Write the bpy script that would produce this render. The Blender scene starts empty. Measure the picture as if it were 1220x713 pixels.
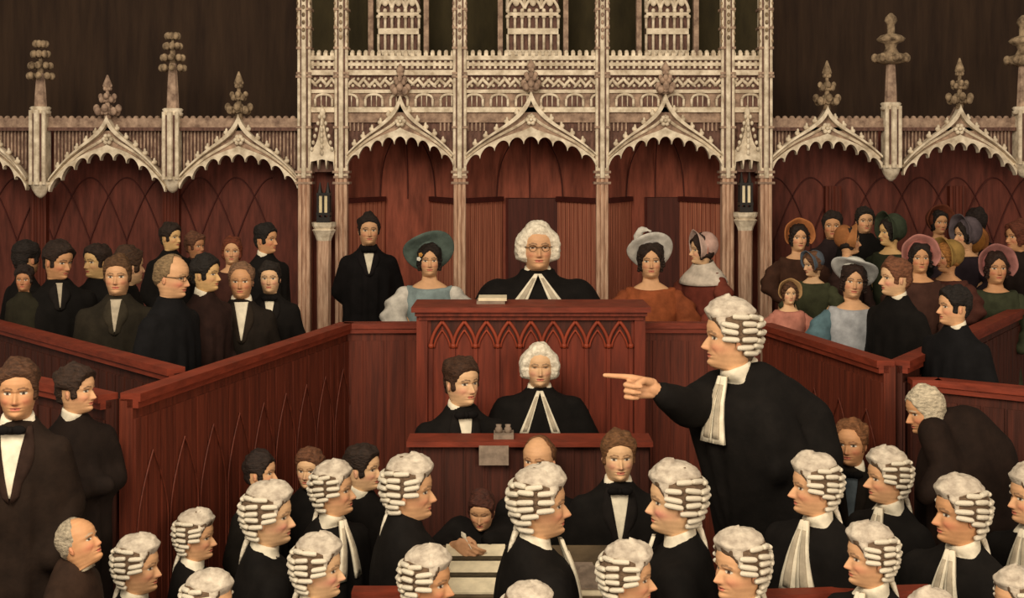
import bpy, math, random
from mathutils import Vector, Matrix, noise
PI = math.pi
C = bpy.context.scene.collection
F = 1500.0; HC = 2.9; HOR = 200.0          # focal length in pixels, eye height, horizon row

def W(px, py, y):
    return Vector(((px-610)*y/F, y, HC-(py-HOR)*y/F))

# ------------------------------------------------------------------ materials
def lin(c):
    return tuple(((v/255)/12.92 if v/255 <= .04045 else ((v/255+.055)/1.055)**2.4) for v in c)

def mat(name, col, rough=.75, amt=.22, scale=9, stretch=(1,1,1), bump=.15, attr=None, spec=.25, col2=None, emit=0):
    m = bpy.data.materials.new(name); m.use_nodes = True
    nt = m.node_tree; N = nt.nodes; L = nt.links
    b = N['Principled BSDF']; b.inputs['Roughness'].default_value = rough
    b.inputs['Specular IOR Level'].default_value = spec
    tc = N.new('ShaderNodeTexCoord'); mp = N.new('ShaderNodeMapping')
    mp.inputs['Scale'].default_value = stretch
    L.new(tc.outputs['Object'], mp.inputs['Vector'])
    nz = N.new('ShaderNodeTexNoise'); nz.inputs['Scale'].default_value = scale
    nz.inputs['Detail'].default_value = 5; nz.inputs['Roughness'].default_value = .6
    L.new(mp.outputs[0], nz.inputs['Vector'])
    rp = N.new('ShaderNodeValToRGB')
    c = lin(col); d = lin(col2) if col2 else tuple(v*(1+amt*1.3) for v in c)
    e = tuple(v*(1-amt) for v in c)
    rp.color_ramp.elements[0].position = .33; rp.color_ramp.elements[0].color = (*e, 1)
    rp.color_ramp.elements[1].position = .68; rp.color_ramp.elements[1].color = (*d, 1)
    L.new(nz.outputs['Fac'], rp.inputs[0])
    out = rp.outputs[0]
    if attr:
        at = N.new('ShaderNodeAttribute'); at.attribute_name = attr
        mx = N.new('ShaderNodeMix'); mx.data_type = 'RGBA'; mx.blend_type = 'MULTIPLY'
        mx.inputs[0].default_value = 1
        L.new(at.outputs['Color'], mx.inputs[6]); L.new(out, mx.inputs[7]); out = mx.outputs[2]
    L.new(out, b.inputs['Base Color'])
    if emit:
        L.new(out, b.inputs['Emission Color']); b.inputs['Emission Strength'].default_value = emit
    if bump:
        bp = N.new('ShaderNodeBump'); bp.inputs['Strength'].default_value = bump
        bp.inputs['Distance'].default_value = .02
        L.new(nz.outputs['Fac'], bp.inputs['Height']); L.new(bp.outputs[0], b.inputs['Normal'])
    return m

_mc = {}
def cloth(col, rough=.85, amt=.25):
    g_ = sum(col)/3; col = tuple(int((g_+(v-g_)*.80)*(.90 if g_ > 50 else 1)) for v in col)
    k = tuple(col)
    if k not in _mc: _mc[k] = mat('cloth', col, rough, amt, 14, bump=.2, spec=.12)
    return _mc[k]

M = dict(
 skin = mat('skin', (255,255,255), .6, .07, 30, bump=.05, attr='Col', spec=.3),
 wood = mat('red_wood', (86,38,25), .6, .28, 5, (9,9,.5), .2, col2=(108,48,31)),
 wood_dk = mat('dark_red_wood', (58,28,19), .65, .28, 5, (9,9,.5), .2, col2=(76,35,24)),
 bench = mat('bench_wood', (98,39,24), .6, .3, 4, (7,7,.6), .2, col2=(122,50,31)),
 rail = mat('rail_wood', (112,45,28), .6, .25, 8, (1,1,4), .15),
 trac = mat('tracery_wood', (132,54,32), .55, .2, 9, bump=.15),
 bay = mat('bay_wood', (124,62,44), .7, .3, 4, (5,5,.8), .2, col2=(152,80,60)),
 board = mat('pale_board', (170,102,80), .7, .35, 6, (12,12,.3), .2, col2=(210,136,108)),
 wing = mat('wing_panelling', (88,42,32), .7, .3, 4, (5,5,.8), .2, col2=(112,56,44)),
 door = mat('niche_door', (72,34,26), .7, .3, 5, (8,8,.5), .2),
 vault = mat('vault_rib', (70,28,22), .7, .2, 8),
 dark = mat('dark_wall', (50,34,24), .85, .3, 2.5, (5,5,.5), .12, col2=(60,43,30)),
 green = mat('dark_green_wall', (58,50,30), .85, .25, 3, (3,3,1), .12),
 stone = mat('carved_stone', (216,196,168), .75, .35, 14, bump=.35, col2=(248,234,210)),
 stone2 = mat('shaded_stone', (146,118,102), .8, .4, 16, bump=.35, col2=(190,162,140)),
 mauve = mat('mauve_stone', (98,70,62), .8, .35, 14, (3,3,1), .3, col2=(126,94,82)),  # mauve ground colour, also holding the purple-brown shading of carved recesses
 salmon = mat('salmon_shaft', (186,142,116), .7, .3, 10, (6,6,.6), .25, col2=(222,186,158)),
 oldst = mat('weathered_stone', (120,98,76), .85, .55, 18, bump=.4, col2=(182,158,128)),
 floor = mat('floor_boards', (60,30,20), .8, .25, 4, (1,8,1), .2),
 paper = mat('paper', (214,200,170), .8, .12, 20, bump=.1),
 paper_gr = mat('grey_paper', (128,112,98), .8, .3, 20, bump=.1),
 page = mat('page_edge', (66,56,40), .8, .3, 40, (1,1,6)),
 black = mat('black_iron', (24,18,15), .5, .2, 10),
 glass = mat('lantern_pane', (226,208,164), .3, .15, 8, bump=0, spec=.5),
 wig = mat('horsehair', (168,154,138), .9, .2, 26, (1,1,1.6), .3, col2=(200,188,170)),
 wig_shade = mat('wig_gap_shade', (96,77,60), .9, .3, 60, (1,1,3), .5),  # dark brown cap colour stands in for shade between the curls
 curl = mat('wig_curl', (206,194,172), .9, .22, 50, bump=.4, col2=(238,228,208)),
 linen = mat('linen', (216,206,184), .85, .14, 22, bump=.2),
 linen_gr = mat('grey_linen', (166,154,134), .85, .2, 22, bump=.2),
 tablecl = mat('table_cloth', (84,70,52), .9, .3, 8, bump=.2),
)
def hairmat(col):
    k = ('h',)+tuple(col)
    if k not in _mc: _mc[k] = mat('hair', col, .7, .4, 45, (1,1,2.5), .6, spec=.3)
    return _mc[k]

# ------------------------------------------------------------------ mesh building
class MB:
    def __init__(s): s.v = []; s.f = []
    def add(s, vs, fs):
        o = len(s.v); s.v += [Vector(p) for p in vs]; s.f += [tuple(i+o for i in f) for f in fs]; return s
    def box(s, a, b):
        x0,y0,z0 = a; x1,y1,z1 = b
        x0,x1 = sorted((x0,x1)); y0,y1 = sorted((y0,y1)); z0,z1 = sorted((z0,z1))
        return s.add([(x0,y0,z0),(x1,y0,z0),(x1,y1,z0),(x0,y1,z0),(x0,y0,z1),(x1,y0,z1),(x1,y1,z1),(x0,y1,z1)],
          [(0,3,2,1),(4,5,6,7),(0,1,5,4),(1,2,6,5),(2,3,7,6),(3,0,4,7)])
    def obox(s, p, q, th, z0, z1):
        # upright slab from p to q (x,y), thickness th
        p = Vector(p[:2]); q = Vector(q[:2]); d = (q-p).normalized(); n = Vector((-d.y, d.x))*th/2
        c = [p-n, q-n, q+n, p+n]
        return s.add([(a.x,a.y,z0) for a in c]+[(a.x,a.y,z1) for a in c],
          [(0,3,2,1),(4,5,6,7),(0,1,5,4),(1,2,6,5),(2,3,7,6),(3,0,4,7)])
    def grid(s, rows, closed=True, capA=True, capB=True):
        n = len(rows[0]); vs = [p for r in rows for p in r]; fs = []
        for i in range(len(rows)-1):
            for j in range(n if closed else n-1):
                k = (j+1) % n
                fs.append((i*n+j, i*n+k, (i+1)*n+k, (i+1)*n+j))
        if closed and capA: fs.append(tuple(range(n-1,-1,-1)))
        if closed and capB: fs.append(tuple((len(rows)-1)*n+j for j in range(n)))
        return s.add(vs, fs)
    def tube(s, pts, r, n=8):
        pts = [Vector(p) for p in pts]; rs = r if isinstance(r, (list,tuple)) else [r]*len(pts)
        rows = []; ref = None
        for i, p in enumerate(pts):
            t = (pts[min(i+1,len(pts)-1)]-pts[max(i-1,0)]).normalized()
            if ref is None: ref = Vector((0,0,1)) if abs(t.z) < .9 else Vector((1,0,0))
            u = t.cross(ref).normalized(); w = u.cross(t).normalized(); ref = w
            rows.append([p+(u*math.cos(2*PI*k/n)+w*math.sin(2*PI*k/n))*rs[i] for k in range(n)])
        return s.grid(rows)
    def ell(s, c, r, R=None, nu=12, nv=8):
        c = Vector(c); rows = []
        if not isinstance(r, (list,tuple)): r = (r,r,r)
        for i in range(nv+1):
            a = -PI/2+PI*i/nv; ca = max(math.cos(a), .02)
            row = []
            for k in range(nu):
                q = Vector((r[0]*ca*math.cos(2*PI*k/nu), r[1]*ca*math.sin(2*PI*k/nu), r[2]*math.sin(a)))
                row.append(c+(R@q if R else q))
            rows.append(row)
        return s.grid(rows)
    def caps(s, a, b, ra, rb, n=10):
        a = Vector(a); b = Vector(b); d = b-a
        if d.length < 1e-5: return s.ell(a, ra)
        t = d.normalized(); pts = []; rs = []
        for k in (1,.85,.5): pts.append(a-t*ra*k); rs.append(ra*math.sqrt(max(1-k*k,.01)))
        pts.append(a); rs.append(ra); pts.append(b); rs.append(rb)
        for k in (.5,.85,1): pts.append(b+t*rb*k); rs.append(rb*math.sqrt(max(1-k*k,.01)))
        return s.tube(pts, rs, n)
    def lathe(s, c, prof, n=12):
        c = Vector(c)
        return s.grid([[c+Vector((r*math.cos(2*PI*k/n), r*math.sin(2*PI*k/n), z)) for k in range(n)] for r, z in prof])
    def strip(s, lo, hi, y0, y1):
        # wall between two polylines of (x,z), extruded y0..y1
        n = len(lo); vs = []
        for (a, b) in zip(lo, hi): vs += [(a[0],y0,a[1]),(b[0],y0,b[1]),(b[0],y1,b[1]),(a[0],y1,a[1])]
        fs = []
        for i in range(n-1):
            o = 4*i
            for k in range(4): fs.append((o+k, o+4+k, o+4+(k+1)%4, o+(k+1)%4))
        fs += [(0,1,2,3), tuple(4*(n-1)+k for k in (3,2,1,0))]
        return s.add(vs, fs)
    def slab(s, rows, off):
        # open grid given thickness: off is a vector
        off = Vector(off); n = len(rows[0]); m = len(rows); o = [p for r in rows for p in r]
        vs = [Vector(p) for p in o]+[Vector(p)+off for p in o]; N = n*m; fs = []
        for i in range(m-1):
            for j in range(n-1):
                a,b,c,d = i*n+j, i*n+j+1, (i+1)*n+j+1, (i+1)*n+j
                fs += [(a,b,c,d), (N+d,N+c,N+b,N+a)]
        bd = [j for j in range(n)]+[i*n+n-1 for i in range(1,m)]+[(m-1)*n+j for j in range(n-2,-1,-1)]+[i*n for i in range(m-2,0,-1)]
        for k in range(len(bd)):
            a, b = bd[k], bd[(k+1) % len(bd)]; fs.append((b,a,N+a,N+b))
        return s.add(vs, fs)
    def xf(s, Mx): s.v = [Mx@p for p in s.v]; return s
    def mesh(s, name, smooth=False, cols=None):
        me = bpy.data.meshes.new(name); me.from_pydata([tuple(p) for p in s.v], [], s.f)
        me.validate()
        if smooth: me.polygons.foreach_set('use_smooth', [True]*len(me.polygons))
        if cols:
            at = me.color_attributes.new('Col', 'FLOAT_COLOR', 'POINT')
            at.data.foreach_set('color', [x for c in cols for x in (c[0],c[1],c[2],1.0)])
        me.update(); return me
    def build(s, name, m, parent=None, smooth=False, cols=None, label=None):
        import bmesh
        me = s.mesh(name, smooth, cols)
        bm = bmesh.new(); bm.from_mesh(me); bmesh.ops.recalc_face_normals(bm, faces=bm.faces); bm.to_mesh(me); bm.free()
        me.materials.append(m)
        o = bpy.data.objects.new(name, me); C.objects.link(o)
        if parent: o.parent = parent
        if label: o['label'] = label
        return o

def remesh(mb, voxel, it=3):
    me = mb.mesh('tmp'); o = bpy.data.objects.new('tmp', me); C.objects.link(o)
    r = o.modifiers.new('r', 'REMESH'); r.mode = 'VOXEL'; r.voxel_size = voxel
    if it:
        q = o.modifiers.new('s', 'SMOOTH'); q.factor = .5; q.iterations = it
    dg = bpy.context.evaluated_depsgraph_get(); ev = o.evaluated_get(dg); e = ev.to_mesh()
    out = MB(); out.v = [v.co.copy() for v in e.vertices]; out.f = [tuple(p.vertices) for p in e.polygons]
    ev.to_mesh_clear(); bpy.data.objects.remove(o); bpy.data.meshes.remove(me)
    return out

def thing(name, label, cat, loc=(0,0,0), rz=0, group=None):
    o = bpy.data.objects.new(name, None); C.objects.link(o); o.empty_display_size = .1
    o.location = loc; o.rotation_euler = (0,0,rz); o['label'] = label; o['category'] = cat
    if group: o['group'] = group
    return o
def tag(o, label, cat, group=None):
    o['label'] = label; o['category'] = cat
    if group: o['group'] = group
    return o

def interp(tab, u):
    if u <= tab[0][0]: return tab[0][1]
    for (a, x), (b, y) in zip(tab, tab[1:]):
        if u <= b:
            t = (u-a)/(b-a); t2 = t*t*(3-2*t)*.5+t*.5
            return x+(y-x)*t2
    return tab[-1][1]
def sst(a, b, x):
    if a == b: return float(x > a)
    t = min(max((x-a)/(b-a), 0), 1); return t*t*(3-2*t)
# ------------------------------------------------------------------ heads (unit: head height H = 1, chin u=0, crown u=1)
FR = [(-.35,.15),(-.10,.13),(-.045,.16),(-.02,.28),(.02,.36),(.06,.40),(.09,.405),(.135,.37),(.165,.395),(.185,.395),(.2,.375),(.215,.40),(.24,.395),(.27,.375),(.33,.385),
      (.42,.375),(.49,.355),(.545,.39),(.58,.40),(.66,.405),(.74,.385),(.82,.34),(.9,.26),(.96,.175),(.985,.115),(1,.02)]
FS = [(-.35,.15),(-.10,.13),(-.045,.15),(0,.29),(.08,.365),(.2,.385),(.33,.392),(.42,.385),(.49,.37),(.56,.392),(.66,.40),(.74,.38),(.82,.335),(.9,.26),(.96,.175),(.985,.115),(1,.02)]
BK = [(-.35,.27),(-.1,.25),(.05,.25),(.15,.29),(.25,.35),(.38,.41),(.55,.445),(.7,.435),(.82,.375),(.9,.29),(.96,.205),(.985,.135),(1,.02)]
WD = [(-.35,.27),(-.1,.24),(0,.235),(.06,.255),(.15,.28),(.25,.305),(.4,.325),(.55,.34),(.7,.338),(.8,.30),(.9,.225),(.96,.155),(.985,.10),(1,.02)]

def head_pt(th, u, off=0, ns=1.0, jaw=1.0, face=True):
    c, s = math.cos(th), math.sin(th)
    w = interp(WD, u); f = interp(FR, u); b = interp(BK, u)
    if c > 0:
        wf = (.62+.38*sst(-.03, .36, u))*jaw if -.1 < u < .36 else 1.0
        if u <= -.1: wf = 1
        x = w*s*(1+(wf-1)*c**.8)
        k_ = math.exp(-(x/.115)**2)
        y = -(interp(FS, u)*(1-k_)+f*k_)*(abs(c)**.82) if face else -f*(abs(c)**.82)
        if face:
            ax = abs(x)
            # nose
            if .25 < u < .56:
                n = interp([(.25,0),(.275,.055),(.30,.105),(.325,.118),(.36,.10),(.45,.055),(.52,.02),(.56,0)], u)*ns
                sg = interp([(.25,.07),(.30,.058),(.36,.042),(.5,.036)], u)
                y -= n*math.exp(-(x/sg)**2)
            # sockets, brow, cheeks, chin
            y += .035*math.exp(-((ax-.145)/.07)**2-((u-.49)/.035)**2)
            y -= .012*math.exp(-((ax-.145)/.04)**2-((u-.488)/.022)**2)
            y -= .018*math.exp(-((ax-.15)/.09)**2-((u-.56)/.025)**2)
            y -= .02*math.exp(-((ax-.2)/.08)**2-((u-.35)/.07)**2)
            y += .018*math.exp(-((ax-.0)/.1)**2-((u-.2)/.008)**2)
            y += .012*math.exp(-((ax-.17-(.28-u)*.3)/.02)**2-((u-.26)/.06)**2)
    else:
        x = w*s; y = b*abs(c)**.9
    p = Vector((x, y, u-.5))
    if off:
        d = Vector((x, y-.03, (u-.5)*1.0 if u > .5 else 0))
        if d.length > 1e-4: p += d.normalized()*off
    return p

def mixc(a, b, t): return tuple(x+(y-x)*t for x, y in zip(a, b))
def face_col(x, u, c, o):
    base = o['skin']; col = base
    if c <= 0 or u < -.02: return base
    ax = abs(x)
    col = mixc(col, o['blush'], .75*math.exp(-((ax-.2)/.10)**2-((u-.33)/.08)**2)*o.get('bl', 1))
    col = mixc(col, o['blush'], .5*math.exp(-(x/.07)**2-((u-.31)/.04)**2))
    # eye
    ex, eu = (ax-.145), (u-.488)
    if abs(ex) < .075 and not o.get('noeye'):
        k = 1-(ex/.072)**2
        if k > 0:
            h = .027*math.sqrt(k)*o.get('open', 1)
            if abs(eu) < h:
                col = (.60,.53,.42)
                gx = o.get('gaze', 0)
                if ((x-gx*.02)*(1 if x > 0 else -1)-.145)**2+(eu)**2 < .029**2: col = (.035,.02,.012)
            elif h <= eu < h+.017: col = mixc(col, (.05,.025,.015), .85)
            elif -h-.012 < eu <= -h: col = mixc(col, (.25,.1,.06), .5)
    # brow
    if .05 < ax < .235:
        bu = .572+.02*math.sin((ax-.05)/.185*PI)-.012*(ax > .18)
        if abs(u-bu) < .018: col = mixc(col, o['brow'], .85)
    # lips
    lw = .095-.35*abs(u-.198)
    if ax < lw and .165 < u < .232:
        col = mixc(col, o['lip'], .85)
    if ax < .10 and abs(u-.199-.06*ax) < .008: col = (.12,.03,.02)
    if ax < .06 and .262 < u < .278: col = mixc(col, (.2,.07,.04), .6)
    return col

NU = 96; NT = 60
def thetas():
    r = []
    for j in range(NT):
        s = -1+2*j/NT
        r.append(PI*(.5*s+.5*s**3))
    return r
TH = thetas()

# torso tables: distance below neck base, half width, half depth  (metres at scale 1)
TA = [(-.10,.062),(-.03,.068),(0,.085),(.03,.125),(.07,.168),(.12,.196),(.2,.208),(.35,.195),(.5,.19),(.7,.21),(1.1,.25),(1.8,.30)]
TB = [(-.10,.062),(-.03,.065),(0,.073),(.03,.085),(.07,.10),(.12,.112),(.2,.122),(.35,.125),(.5,.12),(.7,.14),(1.1,.17),(1.8,.20)]

class Dummy: pass
YO = {'curled-wig barrister facing right at the lower left, beside the bald old man': 4.73, 'small curled-wig barrister in profile right, standing alone against the red parapet': 5.12, 'red-cheeked barrister facing right with his back turned, wig queue hanging at left': 4.9, 'fat-cheeked barrister facing right at the bottom, below the one in long bands': 4.54, 'central barrister seen from behind facing right, in front of the papers': 4.85, 'barrister at the bottom edge right of the papers, facing right': 4.4, 'stout ruddy barrister facing left below the pointing advocate': 4.88, 'dark-eyed barrister facing left at the bottom, below the stout ruddy one': 4.37, 'barrister facing left with broad pleated neck bands beneath the advocate': 4.8, 'barrister with sharp nose in profile left beside the grey stooping man': 5.24, 'barrister facing left at the bottom right in front of the pew back': 4.37, 'barrister facing left with dark whiskers and wide bands, lower right': 4.79, 'barrister at the bottom right corner facing left': 4.33, 'barrister low at the right with only the very top of the wig showing': 3.98, 'advocate standing in black gown and curled wig, pointing left with outstretched arm': 5.32, 'elderly judge in full white wig and spectacles seated centre behind the bench': 7.64, 'clerk in full white wig and long neck bands seated below the judge': 6.64, 'dark-haired man with black cravat seated at the left of the wigged clerk': 6.34, 'brown-haired clerk bent over the table writing with a quill': 5.6, 'bald man with thin side hair looking down behind the central wigged barrister': 5.85, 'sandy-haired man with white waistcoat and black bow facing the room below the bench': 5.6, 'tall man in brown-black coat and white waistcoat standing at the left edge': 4.54, 'dark-haired man standing in profile right with folded arms in a frock coat': 4.86, 'bald old man with grey hair at the back, face raised to the right, bottom left': 4.36, 'dark-haired man in profile right behind the red-cheeked barrister': 5.48, 'sandy-haired youth facing forward behind the barrister in long bands': 5.8, 'man with dark hair and sideburns in profile right behind the seated wigs': 5.64, "grey-blond man with pale blue waistcoat looking up left behind the advocate's elbow": 5.77, 'old grey-haired man stooping forward to the left in a dark brown coat': 5.47, 'small dark-haired child far left, dim face above the gallery parapet': 7.76, 'dark-haired spectator at far left seen from behind, face hidden': 8.02, 'dark-haired man at far left of the gallery looking down to the right': 7.6, 'man with shadowed face and dark curls second row left, looking left': 7.94, 'long-faced man with centre-parted brown hair and pale shirt leaning on the left parapet': 6.93, 'brown-haired man turned away behind the bald spectacled man': 7.3, 'bald old man with spectacles and ruddy cheek in profile right, left gallery': 6.45, 'young dark-haired man high in the back row left, looking right': 8.39, 'dim brown-haired head in the back row left of the woman with auburn hair': 8.71, 'black-haired man with white collar in profile right, left gallery': 6.89, 'woman with auburn hair in the back row of the left gallery': 8.34, 'grey-brown haired man with white shirt front leaning at the left gallery rail': 7.2, 'dark-haired man with whiskers high at the back right of the left gallery': 8.16, 'smiling dark-haired man with white shirt and black cravat nearest the lantern column': 7.47, 'lady in white plumed turban hat and orange low-necked dress': 8.22, 'woman in pale pink bonnet and white shawl in profile left by the right column': 8.38, 'dark-haired man in the back row between two orange bonnets': 9.0, 'round-faced dark-haired man in black coat at the top of the right gallery': 8.74, 'woman in dark green bonnet facing left at the back of the right gallery': 8.41, 'lady in large tilted white hat and pale blue dress, front row right': 7.28, 'red-haired man with whiskers and white stock in profile left, right gallery': 6.92, 'person in dark red hat at the very back of the right gallery': 9.4, 'woman in grey-purple bonnet in profile left at the back of the right gallery': 8.93, 'person in plain orange bonnet seen from behind, back row at right': 9.14, 'dark-haired spectator with hidden face above the orange bonnet at right': 9.55, 'auburn-haired person in profile left at the right edge of the gallery': 7.65, 'lady in rose-pink bonnet and dark green dress near the right edge': 8.75, 'dark-haired man with sideburns in profile left at the far right rail': 6.09}
YO.update({'bald old man with spectacles and ruddy cheek in profile right, left gallery':6.55,'woman in grey-purple bonnet in profile left at the back of the right gallery':8.65,'person in plain orange bonnet seen from behind, back row at right':8.95,'auburn-haired person in profile left at the right edge of the gallery':8.75,'lady in rose-pink bonnet and dark green dress near the right edge':8.2,'small dark-haired child far left, dim face above the gallery parapet':7.5})

def person(label, x, top, chin, y, hy, by=None, zf=.4, pitch=0, roll=0, tone=0, lean=(0,0,0), group=None, **o):
    """x: nose tip column for profiles (|hy|>50), head centre otherwise; top/chin rows of the skull."""
    y = YO.get(label, y)
    hh = chin-top; s = hh*y/F/.225; H = .225*s
    cx = x-math.copysign(.5*hh, hy) if abs(hy) > 50 else x-.12*hh*math.sin(math.radians(hy))
    if by is None: by = hy*.8
    cen = W(cx, (top+chin)/2, y)
    rh = math.radians(hy-by); rb = math.radians(by)
    root = thing('person', label, 'person', (cen.x, cen.y, zf), rb, group)
    hc = Vector((0, 0, cen.z-zf))
    Rm = Matrix.Rotation(rh, 4, 'Z')@Matrix.Rotation(math.radians(pitch), 4, 'X')@Matrix.Rotation(math.radians(roll), 4, 'Y')
    Mh = Matrix.Translation(hc)@Rm@Matrix.Scale(H, 4)          # head units -> local
    ln = Vector(lean)*s
    if o.get('dress'): ln.z += .022*s
    nb = hc+Vector((0, .05*H, -.70*H))+ln                       # neck base
    P = Dummy(); P.root = root; P.Mh = Mh; P.nb = nb; P.s = s; P.H = H; P.o = o; P.zf = zf; P.y = y
    inv = (Matrix.Translation((cen.x, cen.y, zf))@Matrix.Rotation(rb, 4, 'Z')).inverted()
    P.inv = inv
    random.seed(hash_(label))
    seed = random.uniform(0, 100)
    tones = [((.60,.36,.20),(.60,.20,.11)), ((.66,.43,.26),(.66,.26,.15)), ((.72,.52,.33),(.70,.30,.20)), ((.48,.26,.14),(.5,.17,.09)), ((.66,.48,.24),(.62,.30,.15))]
    sk, bl = tones[tone]
    sk = tuple(v*q for v, q in zip(sk, (.84,.72,.62))); bl = tuple(v*.86 for v in bl); o['skin'] = sk; o['blush'] = bl
    hc_ = lin(o.get('hair', (40,26,18)))
    if o.get('wig'): hc_ = (.12,.07,.04)
    o['brow'] = mixc(hc_, sk, .15); o.setdefault('lip', (.5,.13,.09))
    ns = o.get('nose', 1.0)
    W_ = o.get('wide', 1.0)
    # --- skin: one continuous surface, head, neck and trunk
    b = MB(); rows = []; cols = []
    us = [1-i/NU*1.02 for i in range(NU+1)]
    us[0] = 1.0
    for u in us:
        rows.append([(th, u) for th in TH])
    vr = []
    for r in rows:
        vr.append([Mh@head_pt(th, u, 0, ns, o.get('jaw', 1)) for th, u in r])
        for th, u in r:
            p = head_pt(th, u, 0, ns, 1); cols.append(face_col(p.x, u, math.cos(th), o))
    for k in range(1, 9):                                        # neck
        u = -.02-.24*k/8; t = sst(0, 1, k/8)
        row = []
        for th in TH:
            q = head_pt(th, u, 0, 1, 1, False)
            a = Mh@q; c = nb+Vector((q.x*H, (q.y-.05)*H, (u+.20)*H))
            row.append(a.lerp(c, t)); cols.append(sk)
        vr.append(row)
    for d in ((.035,.055,.08,.12,.2) if o.get('wbase') else (.035,.055,.08,.12,.2,.3,.45,.6)):
        a = interp(TA, d)*s*W_-.018*s; bb = interp(TB, d)*s-.016*s
        vr.append([nb+Vector((a*math.sin(th), -bb*math.cos(th), -d*s-.01)) for th in TH]); cols += [sk]*NT
    b.grid(vr)
    n0 = len(b.v)
    # ears
    if not o.get('noears'):
        for sx in (-1, 1):
            R = Matrix.Rotation(sx*.35, 3, 'Z')@Matrix.Rotation(-.15, 3, 'X')
            k0 = len(b.v)
            e = MB().ell((sx*.335,.045,-.09), (.028,.062,.105), R, 12, 8).ell((sx*.352,.03,-.075), (.026,.03,.05), R, 8, 6)
            e.xf(Mh); b.add(e.v, e.f); cols += [mixc(sk, bl, .5)]*len(e.v)
    for hd in o.get('hands', []):
        h = hand(hd, P); b.add(h.v, h.f); cols += [mixc(sk, bl, .18)]*len(h.v)
    body = b.build('body', M['skin'], root, True, cols)
    # --- hair or wig
    if o.get('wig') == 'bar': bar_wig(P, seed)
    elif o.get('wig') == 'full': full_wig(P, seed)
    elif o.get('hair') and o.get('cut') != 'none': hair(P, seed)
    # --- clothes
    (dress if o.get('dress') else coat)(P, seed)
    neckwear(P)
    if o.get('hat'): o['hat'](P, seed)
    if o.get('glasses'):
        g = MB()
        for sx in (-1, 1):
            g.tube([(sx*.145+.085*math.cos(a), -.42, -.012+.07*math.sin(a)) for a in [i*PI/10 for i in range(21)]], .007, 6)
            g.tube([(sx*.225,-.42,0),(sx*.33,-.2,.01),(sx*.345,.04,0)], .01, 6)
        g.tube([(-.06,-.43,0),(0,-.45,.01),(.06,-.43,0)], .01, 6)
        g.xf(Mh); g.build('spectacles', cloth((60,44,30)), root, True)
    return P

def hash_(t):
    h = 7
    for ch in t: h = (h*131+ord(ch)) % 1000003
    return h

def shell(P, hl, thick, seed, namp=.3, nsc=4.0, n1=44, n2=52, part='hair', m=None, umin=-.1, clump=0):
    rows = []
    for i in range(n1+1):
        u = 1-(1-umin)*(i/n1)**1.35
        if i == 0: u = 1.0
        row = []
        for j in range(n2):
            th = -PI+2*PI*j/n2
            edge = hl(abs(th), th)
            q = head_pt(th, u, 0, 1, 1, False)
            nz = noise.noise(Vector((q.x*nsc+seed, q.y*nsc, q.z*nsc)))
            n2_ = noise.noise(Vector((q.x*nsc*3+seed, q.y*nsc*3, q.z*nsc*2.2+9)))
            k = sst(-.012, .07, u-edge-nz*.03)
            t = thick(abs(th), u)*(1+namp*nz*1.6+clump*n2_)
            off = -.03+(t+.03)*k
            row.append(head_pt(th, u, off, 1, 1, False))
        rows.append(row)
    b = MB().grid(rows); b.xf(P.Mh)
    return b.build(part, m, P.root, True)

def hair(P, seed):
    o = P.o; cut = o.get('cut', 'short'); A = math.radians
    def hl(a, th):
        d = math.degrees(a)
        if cut == 'bald': return interp([(0,1.2),(70,1.1),(82,.55),(95,.42),(115,.3),(180,.12)], d)+.0
        if cut == 'long': return interp([(0,.80),(25,.78),(45,.66),(60,.5),(72,.12),(180,-.05)], d)
        if cut == 'curls': return interp([(0,.80),(20,.74),(40,.6),(58,.3),(75,.12),(95,.2),(180,.1)], d)
        if cut == 'receding': return interp([(0,.86),(35,.84),(55,.68),(68,.5),(76,.28),(86,.3),(92,.5),(112,.48),(125,.2),(180,.1)], d)
        return interp([(0,.78),(30,.755),(50,.68),(62,.52),(70,.30),(83,.28),(90,.5),(112,.5),(124,.18),(180,.08)], d)
    vol = o.get('vol', 1.0)
    def tk(a, u):
        t = .04+.045*sst(.5, .9, u)+.015*sst(1.0, 2.0, a)
        if cut in ('long','curls'): t += .025*sst(.9, 1.3, a)*sst(.75, .3, u)
        if cut == 'bald': t = .035
        return t*vol
    shell(P, hl, tk, seed, .55, 4.5, m=hairmat(o['hair']), clump=.35)
    if cut == 'curls':
        random.seed(int(seed*9))
        for sx in (-1, 1):
            b = MB()
            for k in range(7):
                b.ell((sx*(.33+random.uniform(-.02,.05)), -.16+random.uniform(-.05,.08), .15-.075*k), (.06,.075,.055))
            b.xf(P.Mh); b.build('side_curl', hairmat(o['hair']), P.root, True)

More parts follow.
